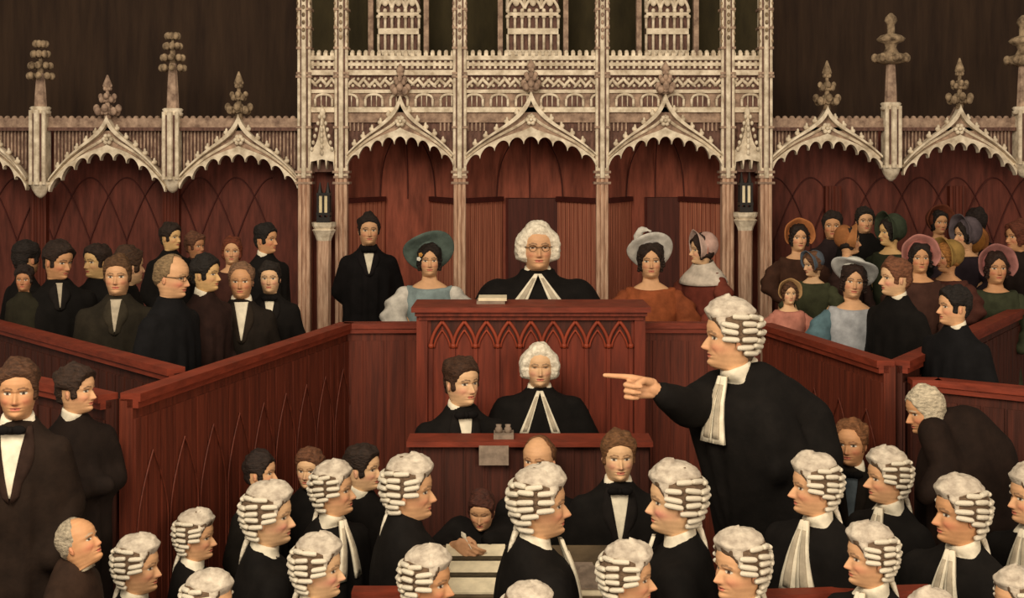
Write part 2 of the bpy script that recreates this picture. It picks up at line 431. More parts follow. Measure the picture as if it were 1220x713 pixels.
_curl = None
def bar_wig(P, seed):
    global _curl
    def hl(a, th):
        return interp([(0,.76),(35,.75),(52,.66),(64,.52),(74,.44),(90,.4),(120,.17),(180,.0)], math.degrees(a))
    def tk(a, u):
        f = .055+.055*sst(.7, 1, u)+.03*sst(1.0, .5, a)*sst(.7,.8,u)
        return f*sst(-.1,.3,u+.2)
    wg = shell(P, hl, tk, seed, .12, 6, m=M['wig_shade'], part='wig')
    # horsehair crown: smooth frizz over the top of the shade-brown cap
    def hl2(a, th): return interp([(0,.765),(45,.75),(62,.73),(90,.775),(180,.80)], math.degrees(a))
    def tk2(a, u): return tk(a, u)+.022+.018*sst(.9,.3,a)
    cr = shell(P, hl2, tk2, seed+3, .12, 7, part='crown', m=M['wig'], clump=.08, umin=.6); cr.parent = wg
    def hl3(a, th): return interp([(0,.77),(40,.755),(54,.66),(66,.50),(72,.47),(78,1.3),(180,1.3)], math.degrees(a))
    fr = shell(P, hl3, lambda a, u: tk(a, u)+.014, seed+5, .12, 7, part='temple_band', m=M['wig'], umin=.4); fr.parent = wg
    if _curl is None:
        m = MB(); m.tube([(x*.5, .10*(x*x)*.5, 0) for x in (-1,-.97,-.85,-.5,0,.5,.85,.97,1)], [.05,.26,.38,.42,.44,.42,.38,.26,.05], 12)
        _curl = m.mesh('curl', True); _curl.materials.append(M['curl'])
    rows = [(.805,0),(.70,.0),(.59,.0),(.485,.0),(.38,.0),(.275,.0),(.17,0)]
    for i, (u0, _) in enumerate(rows):
        for sx in (-1, 1):
            cols = [98, 132, 166] if i == 0 else ([80, 112, 145, 180] if i < 4 else ([104, 140, 180] if i == 4 else [122, 158]))
            if P.o.get('few') and i > 5: continue
            for k, dg in enumerate(cols):
                a = math.radians(dg)*sx
                if dg == 180 and sx < 0: continue
                u = u0-.05*((dg-84)/90)+(.02 if k % 2 else 0)+.012*math.sin(seed+i*2+k)
                if u < -.02: continue
                p = head_pt(a, u, .068, 1, 1, False)
                q = head_pt(a+.02*sx, u, .068, 1, 1, False); t = (q-p).normalized()
                t.z = 0; t = (t.normalized()+Vector((0,0,.10*math.sin(seed+k*2+i*1.3)-.09))).normalized()
                up = Vector((0,0,1)); nrm = t.cross(up).normalized(); up = nrm.cross(t).normalized()
                if nrm.dot(p) > 0: pass
                # x along the head, y towards the head centre
                inn = -Vector((p.x, p.y, 0)).normalized()
                R = Matrix((t, inn, t.cross(inn))).transposed().to_4x4()
                sc = Matrix.Diagonal((.275+.02*math.sin(seed*3+i+k*2), .13, .108, 1))
                c = bpy.data.objects.new('curl', _curl); C.objects.link(c); c.parent = wg
                mt = P.Mh@Matrix.Translation(p)@R@sc
                c.matrix_local = mt
    # queues at the nape
    b = MB()
    for dx in (-.05, .05):
        b.tube([(dx,.33,-.36),(dx*1.2,.40,-.5),(dx*1.4,.46,-.68),(dx*1.5,.52,-.88)], [.05,.05,.04,.012], 8)
        b.ell((dx,.37,-.40), (.06,.055,.05))
    b.xf(P.Mh); q = b.build('queue', M['curl'], wg, True)

def full_wig(P, seed):
    def hl(a, th):
        return interp([(0,.80),(30,.78),(45,.70),(58,.5),(68,.22),(80,.14),(180,.05)], math.degrees(a))
    def tk(a, u):
        return .075+.04*sst(.8,1,u)+.12*sst(.8,1.25,a)*sst(.9,.5,u)*sst(.0,.25,u)
    shell(P, hl, tk, seed, .10, 7, m=M['curl'], part='wig', clump=.12, n1=60, n2=80)

# ------------------------------------------------------------------ clothes
def tab_pt(P, x, d, off):
    s = P.s; W_ = P.o.get('wide', 1.0); g = P.o.get('gr', 0)
    a = (interp(TA, d)*W_+g)*s; b = (interp(TB, d)+g*.6)*s
    t = min(abs(x)/a, .98)
    yy = -b*math.sqrt(1-t*t)
    return P.nb+Vector((x, yy-off*s, -d*s))

def to_local(P, px, py, y): return P.inv@W(px, py, y)

def coat(P, seed):
    o = P.o; s = P.s; nb = P.nb; W_ = o.get('wide', 1.0); g = o.get('gr', 0); sk = o.get('skirt', -.2)
    b = MB(); rows = []; n = 28
    L = nb.z
    ds = ([-.02,-.01,.005] if o.get('collar') and o.get('wig') == 'bar' else [-.045,-.02,0])+[.03,.07,.12,.2,.35,.5]
    zs = [(d*s) for d in ds]
    for d, z in zip(ds, zs):
        a = (interp(TA, d)*W_+(g if d > .02 else 0))*s+.004; bb = (interp(TB, d)+(g*.6 if d > .02 else 0))*s+.004
        wq = max(0, (d-.12))*.7; v_ = P.inv.to_3x3()@Vector((*o.get('wbase', (0,0)),0))*wq
        tl = (.030 if o.get('wig') == 'bar' else .012)*s*max(0, 1-max(d, 0)/.07)
        rows.append([nb+v_+Vector((a*math.sin(2*PI*k/n), -bb*math.cos(2*PI*k/n), -z-tl*math.cos(2*PI*k/n))) for k in range(n)])
    z = zs[-1]; v5 = v_
    for k_ in range(1, 5):
        d = z+(L-.004-z)*k_/4; t = k_/4
        a = ((.19*W_+g)*(1+(.28*sk)*t))*s; bb = (.12+g*.6+.05*sk*t)*s
        sh = o.get('base', (0,0))
        if o.get('wbase'): v_ = P.inv.to_3x3()@Vector((*o['wbase'],0)); sh = (v_.x, v_.y)
        rows.append([Vector(((nb.x+v5.x)*(1-t)+sh[0]*t, (nb.y+v5.y)*(1-t)+sh[1]*t, nb.z-d))+Vector((a*math.sin(2*PI*k/n), -bb*math.cos(2*PI*k/n), 0)) for k in range(n)])
    b.grid(rows)
    ar = (.058+g*.6)*s
    arms = o.get('arms', 'down')
    for sx in (-1, 1):
        if arms == 'none': break
        sh = nb+Vector((sx*.165*W_*s, 0, -.105*s))
        if arms == 'down': el = nb+Vector((sx*(.215*W_+g)*s, .03*s, -.36*s)); wr = nb+Vector((sx*(.17*W_+g)*s, -.10*s, -.55*s))
        elif arms == 'back': el = nb+Vector((sx*.23*W_*s, .07*s, -.34*s)); wr = nb+Vector((sx*.08*s, .14*s, -.50*s))
        elif arms == 'fold': el = nb+Vector((sx*.23*W_*s, -.04*s, -.34*s)); wr = nb+Vector((-sx*.06*s, -.18*s, -.32*s))
        elif arms == 'lap': el = nb+Vector((sx*(.25*W_+g)*s, -.05*s, -.36*s)); wr = nb+Vector((sx*.07*s, -.24*s, -.42*s))
        b.caps(sh, el, ar*1.15, ar*1.05); b.caps(el, wr, ar*1.05, ar)
    for ch in o.get('limbs', []):
        pts = [(to_local(P, *c[:3]), c[3]) for c in ch]
        for (p, r), (q, r2) in zip(pts, pts[1:]): b.caps(p, q, r, r2, 12)
    r = remesh(b, o.get('vox', .02), 3)
    f = o.get('folds', 1.0)
    for v in r.v:
        d = v.z-nb.z
        rad = Vector((v.x-nb.x, v.y-nb.y))
        if rad.length > .02:
            a = math.atan2(rad.y, rad.x)
            k = sst(-.05, -.3, d)*.009*f
            m_ = math.sin(a*9+2.5*noise.noise(Vector((v.x*3, v.y*3, v.z*1.5+seed))))*k
            m_ += .007*f*noise.noise(Vector((v.x*9+seed, v.y*9, v.z*5)))
            rn = rad.normalized(); v.x += rn.x*m_; v.y += rn.y*m_
        v.z = max(v.z, .002)
    kind = 'gown' if o.get('gown') else ('coat')
    P.coat = r.build(kind, cloth(o.get('col', (20,15,13))), P.root, True)

def dress(P, seed):
    o = P.o; s = P.s; nb = P.nb; L = nb.z; n = 28
    b = MB(); rows = []
    low = o.get('low', .07)
    for d in (low-.004, low+.01, low+.05, .2, .32, .42):
        a = interp(TA, d)*.98*s; bb = interp(TB, d)*s+.004
        if d > .3: a *= .86
        rows.append([nb+Vector((a*math.sin(2*PI*k/n), -bb*math.cos(2*PI*k/n), -d*s+(.035*s*(1-abs(math.cos(2*PI*k/n))) if d < low+.02 else 0))) for k in range(n)])
    for t in (.3,.65,1):
        d = .42*s+(L-.004-.42*s)*t; a = (.17+.12*t)*s
        rows.append([nb+Vector((a*math.sin(2*PI*k/n), -a*.75*math.cos(2*PI*k/n), -d)) for k in range(n)])
    b.grid(rows)
    r = remesh(b, .016, 2)
    P.coat = r.build('dress', cloth(o['col']), P.root, True)
    sl = MB()
    pf = o.get('puff', 1.0)
    for sx in (-1, 1):
        e = MB()
        sh = nb+Vector((sx*.18*s, 0, -.13*s)); el = nb+Vector((sx*(.24+.03*pf)*s, -.02*s, -.30*s)); wr = nb+Vector((sx*.12*s, -.17*s, -.45*s))
        e.caps(sh, sh.lerp(el,.6), .06*s*pf, .085*s*pf); e.caps(el, wr, .075*s*pf, .045*s)
        e.caps(sh.lerp(el,.5), el, .085*s*pf, .07*s*pf)
        q = remesh(e, .014, 2)
        for v in q.v:
            v += Vector((sx,0,0))*.008*math.sin(v.z*60/s+v.y*30)
        q.build('sleeve', cloth(o.get('sleeve', o['col'])), P.root, True)
    if o.get('shawl'):
        m = MB(); rows = []
        for d, w_, e_ in ((-.035,.085,.08),(.01,.115,.10),(.05,.165,.125),(.10,.215,.145),(.13,.23,.15),(.135,.19,.12)):
            rows.append([nb+Vector((w_*s*math.sin(2*PI*k/n), -e_*s*math.cos(2*PI*k/n), -d*s-.02*s*math.cos(2*PI*k/n))) for k in range(n)])
        m.grid(rows, True, False, False); m.build('shawl', cloth(o['shawl']), P.root, True)

def ring(P, u0, u1, grow, m, name, tilt=.0, drop=0, flare=0.0):
    """band around the neck between head heights u0 (top) and u1 (bottom)"""
    H = P.H; nb = P.nb; rows = []; n = 30
    for i in range(7):
        t = i/6; u = u0+(u1-u0)*t; row = []
        for k in range(n):
            th = 2*PI*k/n-PI; q = head_pt(th, -.2, 0, 1, 1, False)
            g = grow+flare*t
            d = Vector((q.x, q.y+.0, 0)); d = d*(1+g/.25)
            z = u+tilt*(1-t)*(-math.cos(th))
            lp = Vector((d.x, d.y, z-.5))
            a = P.Mh@lp; c = nb+Vector((lp.x*H, (lp.y-.05)*H, (z+.20)*H))
            row.append(a.lerp(c, 1-sst(-.26, -.02, u)))
        rows.append(row)
    b = MB().grid(rows)
    return b.build(name, m, P.root, True)

def neckwear(P):
    o = P.o; s = P.s
    if o.get('collar'): ring(P, .02, -.27, .045, M['linen'], 'collar', .09, flare=.08)
    if o.get('cravat'):
        ring(P, -.08, -.27, .05, cloth((16,12,11)), 'cravat', .03, flare=.03)
        b = MB()
        c = tab_pt(P, 0, -.005, .045)
        for sx in (-1, 1): b.ell(c+Vector((sx*.032*s,0,0)), (.032*s,.014*s,.02*s))
        b.ell(c, (.014*s,.018*s,.016*s)); b.build('bow', cloth((16,12,11)), P.root, True)
    if o.get('shirt'):
        Ls, w0 = o['shirt']; rows = []
        for i in range(13):
            d0_ = .022 if o.get('cravat') else -.015; d = d0_+(Ls-d0_)*i/12; w = w0*s*(1-i/12)+.003
            rows.append([tab_pt(P, w*(j/4-1), d, .012) for j in range(9)])
        MB().slab(rows, (0,.02,0)).build('shirt_front', o.get('shirtm', M['linen']), P.root, True)
        for sx in (-1, 1):
            rows = []
            for i in range(13):
                t = i/12; d = -.01+(Ls+.03)*t; w = w0*s*(1-t)+.001
                wl = (.012+.045*math.sin(min(t*1.35, 1)*PI*.85))*s*(1 if t < .98 else .4)
                rows.append([tab_pt(P, sx*(w+wl*j/3), d, .018-.003*j) for j in range(4)])
            MB().slab(rows, (0,.016,0)).build('lapel', cloth(o.get('lapel', tuple(min(255,int(c*1.25+3)) for c in o.get('col', (20,15,13))))), P.root, True)
    if o.get('bands'):
        L0, ang, w1 = o['bands']
        for sx in (-1, 1):
            for k, (m, off, inn, nm) in enumerate(((M['linen'], .014, 0, 'neck_band'), (M['linen_gr'], .019, .25, 'band_inset'))):
                rows = []
                for i in range(9):
                    t = i/8 if k == 0 else .12+.80*i/8; d = -.025+L0*t
                    cx_ = sx*(.008+ang*t*L0)*s; hw = (.010+(w1-.010)*t)*s*(1 if k == 0 else .5)
                    if i == 8 and k == 1: hw *= .9
                    rows.append([tab_pt(P, cx_+hw*(j/2-1), d, off) for j in range(5)])
                q = MB().slab(rows, (0,.014 if k == 0 else .006,0)).build(nm, m, P.root, True)
                if k == 0: par = q
                else: q.parent = par

def hand(h, P):
    """h: dict(wrist=(px,py,y), dir, up, curl list, r)"""
    w = to_local(P, *h['wrist'])
    R3 = P.inv.to_3x3()
    d = (R3@Vector(h['dir'])).normalized(); u = (R3@Vector(h['up'])); u = (u-d*u.dot(d)).normalized()   # u: towards the thumb/index side
    n = d.cross(u)*h.get('side', 1)                                                            # back of the hand
    k = h.get('k', 1.0); b = MB()
    def pt(a, c, e): return w+(d*a+u*c+n*e)*k
    fa = to_local(P, *h['fore']); b.caps(fa, w, .028*k, .025*k)
    for c in (-.03,-.01,.01,.03): b.caps(pt(0,c*.6,0), pt(.08,c,0), .018*k, .014*k)
    for i, c in enumerate((.033,.011,-.011,-.032)):
        ln = (.040,.044,.040,.032)[i]; cu = h['curl'][i]
        p = pt(.082, c, 0); a = 0; r = .0108*k
        for j in range(3):
            a += cu*(.9 if j == 0 else 1.2 if j == 1 else .7)
            q = p+(d*math.cos(a)-n*math.sin(a))*ln*k*(1, .72, .6)[j]
            b.caps(p, q, r, r*.9); p = q; r *= .9
    th = h.get('thumb', (.03,.05,-.02, .07,.055,-.03, .095,.045,-.035))
    a = pt(.012,.022,-.008); c = pt(*th[0:3]); e = pt(*th[3:6]); g = pt(*th[6:9])
    b.caps(a, c, .017*k, .013*k); b.caps(c, e, .013*k, .0115*k); b.caps(e, g, .0115*k, .009*k)
    return remesh(b, .0042, 2)
# ------------------------------------------------------------------ hats (head units, then P.Mh)
def bonnet(crown, brim, size=1.0, tilt=0, ribbon=None, inner=None):
    def f(P, seed):
        T = P.Mh@Matrix.Rotation(math.radians(tilt), 4, 'X')
        b = MB(); b.ell((0,.17,.16), (.45*size,.42*size,.48*size), None, 20, 12)
        for v in b.v:
            v += v.normalized()*.03*noise.noise(v*5+Vector((seed,0,0)))
        b.xf(T); root = P.root
        cr = b.build('bonnet_crown', cloth(crown), root, True)
        out = []; inn = []
        for i in range(8):
            t = i/7; y = .10-.42*t; r = (.40+.26*t**1.3)*size
            ra = []; rb = []
            for k in range(33):
                ph = math.radians(-125+250*k/32)
                rr = r*(1-.16*(abs(ph)/2.18)**2*t)+.012*math.sin(ph*7+seed)*t
                yy = y+.10*(abs(ph)/2.18)**2*t
                p = Vector((rr*math.sin(ph), yy, .04+rr*math.cos(ph)*1.02)); ra.append(p)
            out.append(ra)
        cen = Vector((0,0,.04)); b = MB(); n = 33
        rows2 = [[p+(cen+Vector((0,p.y,0))-p).normalized()*.035 for p in r] for r in out]
        vs = [p for r in out for p in r]+[p for r in rows2 for p in r]; N = 8*n; fs = []
        for i in range(7):
            for j in range(n-1):
                a_,b_,c_,d_ = i*n+j, i*n+j+1, (i+1)*n+j+1, (i+1)*n+j
                fs += [(a_,b_,c_,d_), (N+d_,N+c_,N+b_,N+a_)]
        for j in range(n-1):
            fs += [(7*n+j,7*n+j+1,N+7*n+j+1,N+7*n+j), (j+1,j,N+j,N+j+1)]
        for i in range(7):
            fs += [(i*n,(i+1)*n,N+(i+1)*n,N+i*n), (i*n+n-1,N+i*n+n-1,N+(i+1)*n+n-1,(i+1)*n+n-1)]
        b.add(vs, fs).xf(T); b.build('bonnet_brim', cloth(brim), root, True)
        if ribbon:
            b = MB(); b.tube([((.415*size)*math.sin(a), .06, .04+.42*size*math.cos(a)) for a in [math.radians(-130+13*k) for k in range(21)]], .03, 6)
            b.ell((.2,.02,.42*size), (.10,.05,.06)).ell((.05,.02,.47*size), (.10,.05,.06))
            b.xf(T); b.build('ribbon', cloth(ribbon), root, True)
    return f

def wide_hat(crown, brim, size=1.0, tilt=(0,0), plume=None, rise=.34, flower=None, droop=.0):
    def f(P, seed):
        T = P.Mh@Matrix.Translation((0,.10,.30))@Matrix.Rotation(math.radians(tilt[0]), 4, 'X')@Matrix.Rotation(math.radians(tilt[1]), 4, 'Y')
        b = MB(); n = 40; rows = []
        for r, z in ((.34,.03),(.5,.02),(.66,.0),(.78,.01),(.80,.04),(.77,.05),(.6,.05),(.34,.06)):
            row = []
            for k in range(n):
                a = 2*PI*k/n; w = (r-.34)/.46
                zz = z+w*(.10*math.cos(2*a+.6)+.03*math.sin(3*a+seed))-droop*w*abs(math.sin(a))
                row.append(Vector((r*size*math.cos(a), r*size*.92*math.sin(a), zz)))
            rows.append(row)
        rows.append(rows[0]); b.grid(rows, True, False, False).xf(T); b.build('hat_brim', cloth(brim), P.root, True)
        b = MB().lathe((0,0,0), [(.36,.0),(.38,.08),(.40,rise*.6),(.36,rise*.92),(.2,rise*1.05),(.01,rise*1.07)], 22).xf(T)
        b.build('hat_crown', cloth(crown), P.root, True)
        if plume:
            random.seed(int(seed*7))
            for q in range(plume[1]):
                a0 = plume[2]+q*plume[3]; pts = []; rs = []
                for k in range(9):
                    t = k/8; a = a0+t*1.9
                    pts.append((math.cos(a)*(.5-.06*q)*size, math.sin(a)*(.42)*size-.05, .10+.16*q+.16*math.sin(t*PI)))
                    rs.append(.03+.10*math.sin(PI*min(t*1.1+.08,1)))
                b = MB().tube(pts, rs, 10)
                for v in b.v: v += Vector((noise.noise(v*9), noise.noise(v*9+Vector((5,0,0))), noise.noise(v*9+Vector((0,5,0)))))*.06
                b.xf(T); b.build('plume', cloth(plume[0][q % len(plume[0])]), P.root, True)
        if flower:
            for fx, fy, fz, c in flower:
                b = MB()
                for k in range(5): b.ell((fx+.04*math.cos(k*1.257), fy, fz+.04*math.sin(k*1.257)), (.035,.02,.035))
                b.ell((fx,fy-.015,fz), .022); b.xf(P.Mh); b.build('flower', cloth(c), P.root, True)
    return f

# ------------------------------------------------------------------ room
def structure(o): o['kind'] = 'structure'; return o
def build_room():
    b = MB().box((-9,1.0,-.12),(9,11.2,0)); structure(b.build('floor', M['floor']))
    b = MB().box((-9,11.0,2.62),(9,11.15,7.5)); structure(b.build('wall_back', M['dark']))
    b = MB().box(((364-610)*10.8/F,10.8,2.62),((911-610)*10.8/F,10.95,7.5)); structure(b.build('wall_back_center', M['green']))
    b = MB().box((-9,11.0,0),(9,11.15,2.62)); structure(b.build('wall_back_lower', M['bay']))
    # raised floors: well dais and galleries
    b = MB().box((-2.6,5.13,0),(2.9,7.55,.40)); structure(b.build('floor_dais', M['floor']))
    b = MB().box((-3.2,3.9,0),(-1.30,5.13,.40)); structure(b.build('floor_side_step', M['floor']))
    b = MB().box((-9,7.56,0),(9,11.0,.80)); structure(b.build('floor_gallery', M['floor']))
    b = MB(); b.add([(-9,5.0,0),(-2.7,5.45,0),(-1.52,5.16,0),(-1.03,7.56,0),(-9,7.56,0)]+[(-9,5.0,.8),(-2.7,5.45,.8),(-1.52,5.16,.8),(-1.03,7.56,.8),(-9,7.56,.8)],
       [(4,3,2,1,0),(5,6,7,8,9),(0,1,6,5),(1,2,7,6),(2,3,8,7),(3,4,9,8),(4,0,5,9)])
    structure(b.build('floor_left_gallery', M['floor']))
    a = [(1.58,7.56),(1.79,6.03),(2.06,6.0),(2.5,5.75),(9,5.3),(9,7.56)]
    b = MB().add([(x,y,0) for x,y in a]+[(x,y,.8) for x,y in a], [(5,4,3,2,1,0),(6,7,8,9,10,11)]+[(i,(i+1)%6,(i+1)%6+6,i+6) for i in range(6)])
    structure(b.build('floor_right_gallery', M['floor']))

def partition(label, pts, zt, zb, wood='wood', group=None, arches=0, post=True, railth=.09, proud=True):
    """wooden parapet through the plan points with a moulded rail"""
    r = thing('panelled_parapet', label, 'parapet', (pts[0][0], pts[0][1], zb), 0, group)
    off = Vector((pts[0][0], pts[0][1], zb))
    for (p, q) in zip(pts, pts[1:]):
        P2 = Vector((p[0]-off.x, p[1]-off.y)); Q2 = Vector((q[0]-off.x, q[1]-off.y)); L = (Q2-P2).length; d = (Q2-P2)/L
        nn = Vector((d.y, -d.x))
        if (Vector((0,-3))-(P2+Vector((off.x,off.y)))).dot(nn) < 0: nn = -nn
        b = MB().obox(P2, Q2, .06, 0, zt-zb-.02); b.build('panel', M[wood], r)
        # boards and muntins
        b = MB(); k = max(2, int(L/.10))
        for i in range(k):
            random.seed(i*7+k)
            a = P2+d*L*(i+.08)/k+nn*.032; c = P2+d*L*(i+.92)/k+nn*.032
            b.obox(a, c, .012+.006*random.random(), .02, zt-zb-.10)
        b.build('boarding', M[wood], r)
        b = MB().obox(P2+nn*.02, Q2+nn*.02, railth, zt-zb-.028, zt-zb+.005)
        b.obox(P2+nn*.03, Q2+nn*.03, .05, zt-zb-.055, zt-zb-.028)
        b.build('rail', M['rail'], r)
        if arches and L > 1:
            b = MB(); na = arches; w = L/na; h0 = zt-zb-.55
            for i in range(na):
                c0 = P2+d*w*(i+.5)+nn*.047
                for sx in (-1, 1):
                    pts3 = []
                    for t in range(9):
                        a = t/8; xx = sx*w*.46*(1-a**1.6); zz = h0+.30*a
                        pts3.append((c0.x+d.x*xx, c0.y+d.y*xx, zz))
                    b.tube(pts3, .0035, 5)
                for sx in (-1,1):
                    e = c0+d*(sx*w*.46); b.tube([(e.x,e.y,h0-.9),(e.x,e.y,h0)], .0035, 5)
            b.build('blind_arch', M[wood], r)
    return r

def arch_curves(c, hw, zs, zi, za, band, dec=.24, n=198, cusps=9, cusp=.06, pw=2.2):
    base = []; inner = []; outer = []
    for i in range(n+1):
        t = -1+2*i/n; x = c+hw*t; z = zs+(zi-zs)*(1-abs(t)**pw)
        base.append((x, z))
        inner.append((x, z-cusp*(1-abs(math.sin(cusps*PI*(i/n)))**.5)*(1 if 0 < i < n else .3)))
        A = za-zi-band
        outer.append((x, z+band+A*(math.exp(-(abs(t)/dec)**.85)-math.exp(-(1/dec)**.85))+.0))
    return base, inner, outer

def lerp2(a, b, t): return [(p[0]+(q[0]-p[0])*t, p[1]+(q[1]-p[1])*t) for p, q in zip(a, b)]

def gothic_arch(root, c, hw, zs, zi, za, y, band=.085, cusps=9, crown=None, finial=0, old=False):
    base, inner, outer = arch_curves(c, hw, zs, zi, za, band, cusps=cusps)
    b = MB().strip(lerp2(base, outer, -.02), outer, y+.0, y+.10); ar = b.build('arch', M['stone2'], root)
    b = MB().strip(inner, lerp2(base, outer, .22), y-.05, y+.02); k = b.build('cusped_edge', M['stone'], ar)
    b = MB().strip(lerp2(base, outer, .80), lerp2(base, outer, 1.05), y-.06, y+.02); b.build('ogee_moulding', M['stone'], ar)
    m = lerp2(base, outer, .52); b = MB()
    b.tube([(p[0], y-.01, p[1]) for p in m[::5]], .012, 6); b.build('rib', M['stone'], ar)
    # crockets
    N = len(outer)
    for i in range(16, N-14, 16):
        if abs(i-N//2) < 12: continue
        p = outer[i]; q = outer[i+1]; s = -1 if i < N/2 else 1
        tx, tz = q[0]-p[0], q[1]-p[1]; l = math.hypot(tx, tz); nx, nz = -tz/l, tx/l
        R = Matrix.Rotation(math.atan2(nx, nz)+s*.35, 3, 'Y')
        b = MB(); b.ell((p[0]+nx*.012, y-.02, p[1]+nz*.012), (.020,.025,.024), R, 8, 6)
        b.ell((p[0]+nx*.03-s*.012, y-.02, p[1]+nz*.03+.006), (.011,.016,.020), None, 8, 5)
        b.build('crocket', M['stone'], ar, True)
    # rosette in the spandrel
    b = MB(); cz = zi+(za-zi)*.36
    for k in range(6): b.ell((c+.028*math.cos(k*1.047), y-.03, cz+.028*math.sin(k*1.047)), (.018,.02,.018), None, 8, 6)
    b.ell((c, y-.05, cz), .014); b.build('rosette', M['stone'], ar, True)
    return outer

def finial(root, c, y, z0, h, m='stone', leaf=.075, name='finial'):
    b = MB()
    b.lathe((c,y,z0), [(.03,0),(.026,h*.12),(.045,h*.16),(.05,h*.2),(.02,h*.25),(.018,h*.4),(.034,h*.45),(.016,h*.5),(.013,h*.68),(.03,h*.74),(.034,h*.8),(.022,h*.88),(.006,h)], 10)
    for (zz, r, sz) in ((h*.2, leaf, .034), (h*.47, leaf*.62, .026), (h*.72, leaf*.3, .016)):
        for k in range(8):
            a = k*PI/4
            b.ell((c+r*math.cos(a), y+r*.8*math.sin(a), z0+zz+.012*math.cos(k*PI)), (sz*.8, sz*.7, sz), None, 8, 6)
            b.ell((c+r*.6*math.cos(a), y+r*.5*math.sin(a), z0+zz-.02), (sz*.7, sz*.6, sz*.6), None, 6, 5)
    return b.build(name, M[m], root, True)

def build_screen():
    Y = 9.8; k = Y/F
    X = lambda px: (px-610)*k
    Z = lambda py: HC-(py-HOR)*k
    root = thing('gothic_canopy', 'tall cream carved gothic canopy with three ogee arches over the bench', 'canopy', (0, Y, .8))
    inv = Vector((0, Y, .8))
    def mk(b, name, m, par=None, smooth=False):
        for v in b.v: v -= inv
        return b.build(name, M[m], par or root, smooth)
    # columns
    for cx in (363.5, 407.5, 548, 717, 866, 911):
        x = X(cx); b = MB()
        b.box((x-.045,Y-.05,Z(212)),(x+.045,Y+.06,Z(-60)))
        for sx in (-1,1): b.tube([(x+sx*.04,Y-.045,Z(212)),(x+sx*.04,Y-.045,Z(-60))], .013, 8)
        b.tube([(x,Y-.065,Z(212)),(x,Y-.065,Z(-60))], .019, 8)
        col = mk(b, 'column', 'stone')
        b = MB()
        for sx in (-1,1): b.box((x+sx*.024-.006,Y-.056,Z(200)),(x+sx*.024+.006,Y-.049,Z(-60)))
        mk(b, 'fluting', 'mauve', col)
        b = MB().box((x-.042,Y-.045,.8),(x+.042,Y+.06,Z(212)))
        for sx in (-.7,0,.7): b.tube([(x+sx*.045,Y-.05,.8),(x+sx*.045,Y-.05,Z(212))], .016, 8)
        mk(b, 'shaft', 'salmon', col)
        for pz, r in ((205,.066),(211,.058),(218,.066),(152,.06),(92,.062),(88,.058),(58,.058),(34,.056),(12,.058)):
            mk(MB().box((x-r,Y-.07,Z(pz)-.009),(x+r,Y+.07,Z(pz)+.009)), 'ring_moulding', 'stone2', col)
        b = MB(); b.tube([(x,Y-.07,Z(60)),(x,Y-.07,Z(-20))], .006, 5)
        for sx in (-1,1): b.tube([(x+sx*.05,Y-.05,Z(60)),(x+sx*.05,Y-.05,Z(-20))], .006, 5)
        for q in range(7):
            for sx in (-1,1): b.ell((x+sx*.05, Y-.05, Z(50-9*q)), (.009,.016,.016), None, 8, 6)
            b.ell((x, Y-.08, Z(46-9*q)), (.013,.012,.02), None, 8, 6)
        mk(b, 'leaf_carving', 'oldst' if cx < 420 or cx > 860 else 'stone2', col, True)
    # arches
    bays = [(407.5,548,480.5,480), (548,717,636,636), (717,866,794,795)]
    for i, (a, c_, cc, _) in enumerate(bays):
        x0, x1 = X(a)+.045, X(c_)-.045; c = (x0+x1)/2; hw = (x1-x0)/2
        n0 = len(bpy.data.objects)
        zs, zi, za = Z(193), Z(163), Z((113, 108, 111)[i])
        gr = MB()
        e = bpy.data.objects.new('arch_bay', None)
        gothic_arch(root_shift(root, inv), c, hw, zs, zi, za, Y-.03, .06, 9)
        fin = finial(root_shift(root, inv), c, Y-.07, Z((115, 110, 113)[i]), .25, 'stone2', .055)
        # reeded ground above the arch
        base, inner, outer = arch_curves(c, hw, zs, zi, za, .06)
        b = MB().strip([(p[0], p[1]+.02) for p in base], [(p[0], Z(144)) for p in base], Y+.03, Y+.08); mk(b, 'spandrel', 'mauve')
        b = MB(); b2 = MB(); bb = (b, b2); q = x0+.01
        while q < x1-.01:
            b = bb[q > c]; t = abs((q-c)/hw); zo = zs+(zi-zs)*(1-t**2.2)+.09+(za-zi-.06)*math.exp(-(t/.24)**.85)
            if zo < Z(158): b.box((q,Y+.01,max(zo, Z(156))),(q+.013,Y+.032,Z(136)))
            q += .032
        for b in bb: mk(b, 'reeding', 'stone2')
    # frieze rows across the whole canopy
    xa, xb = X(370), X(905)
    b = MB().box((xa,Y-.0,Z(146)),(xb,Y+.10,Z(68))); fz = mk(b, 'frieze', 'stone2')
    b = MB()
    for p0, p1, pr in ((134,128,.03),(111,107,.025),(90,84,.05),(79,75,.035)): b.box((xa,Y-pr,Z(p0)),(xb,Y+.02,Z(p1)))
    mk(b, 'string_course', 'stone', fz)
    b = MB().box((xa,Y-.006,Z(107)),(xb,Y+.02,Z(90))); mk(b, 'leaf_ground', 'mauve', fz)
    b = MB(); q = xa+.02; s = 0; random.seed(5)
    while q < xb-.03:
        R = Matrix.Rotation((.75 if s % 2 else -.75)+random.uniform(-.1,.1), 3, 'Y')
        b.ell((q, Y-.018, Z(98.5)+random.uniform(-.008,.008)), (.014,.016,.05), R, 8, 6)
        b.ell((q+.018, Y-.018, Z(98.5 + (4 if s % 2 else -4))), (.014,.014,.014), None, 6, 5)
        q += .042; s += 1
    mk(b, 'leaf_frieze', 'stone', fz, True)
    # blind arcade of low arched openings
    b = MB(); g = MB(); q = xa+.03
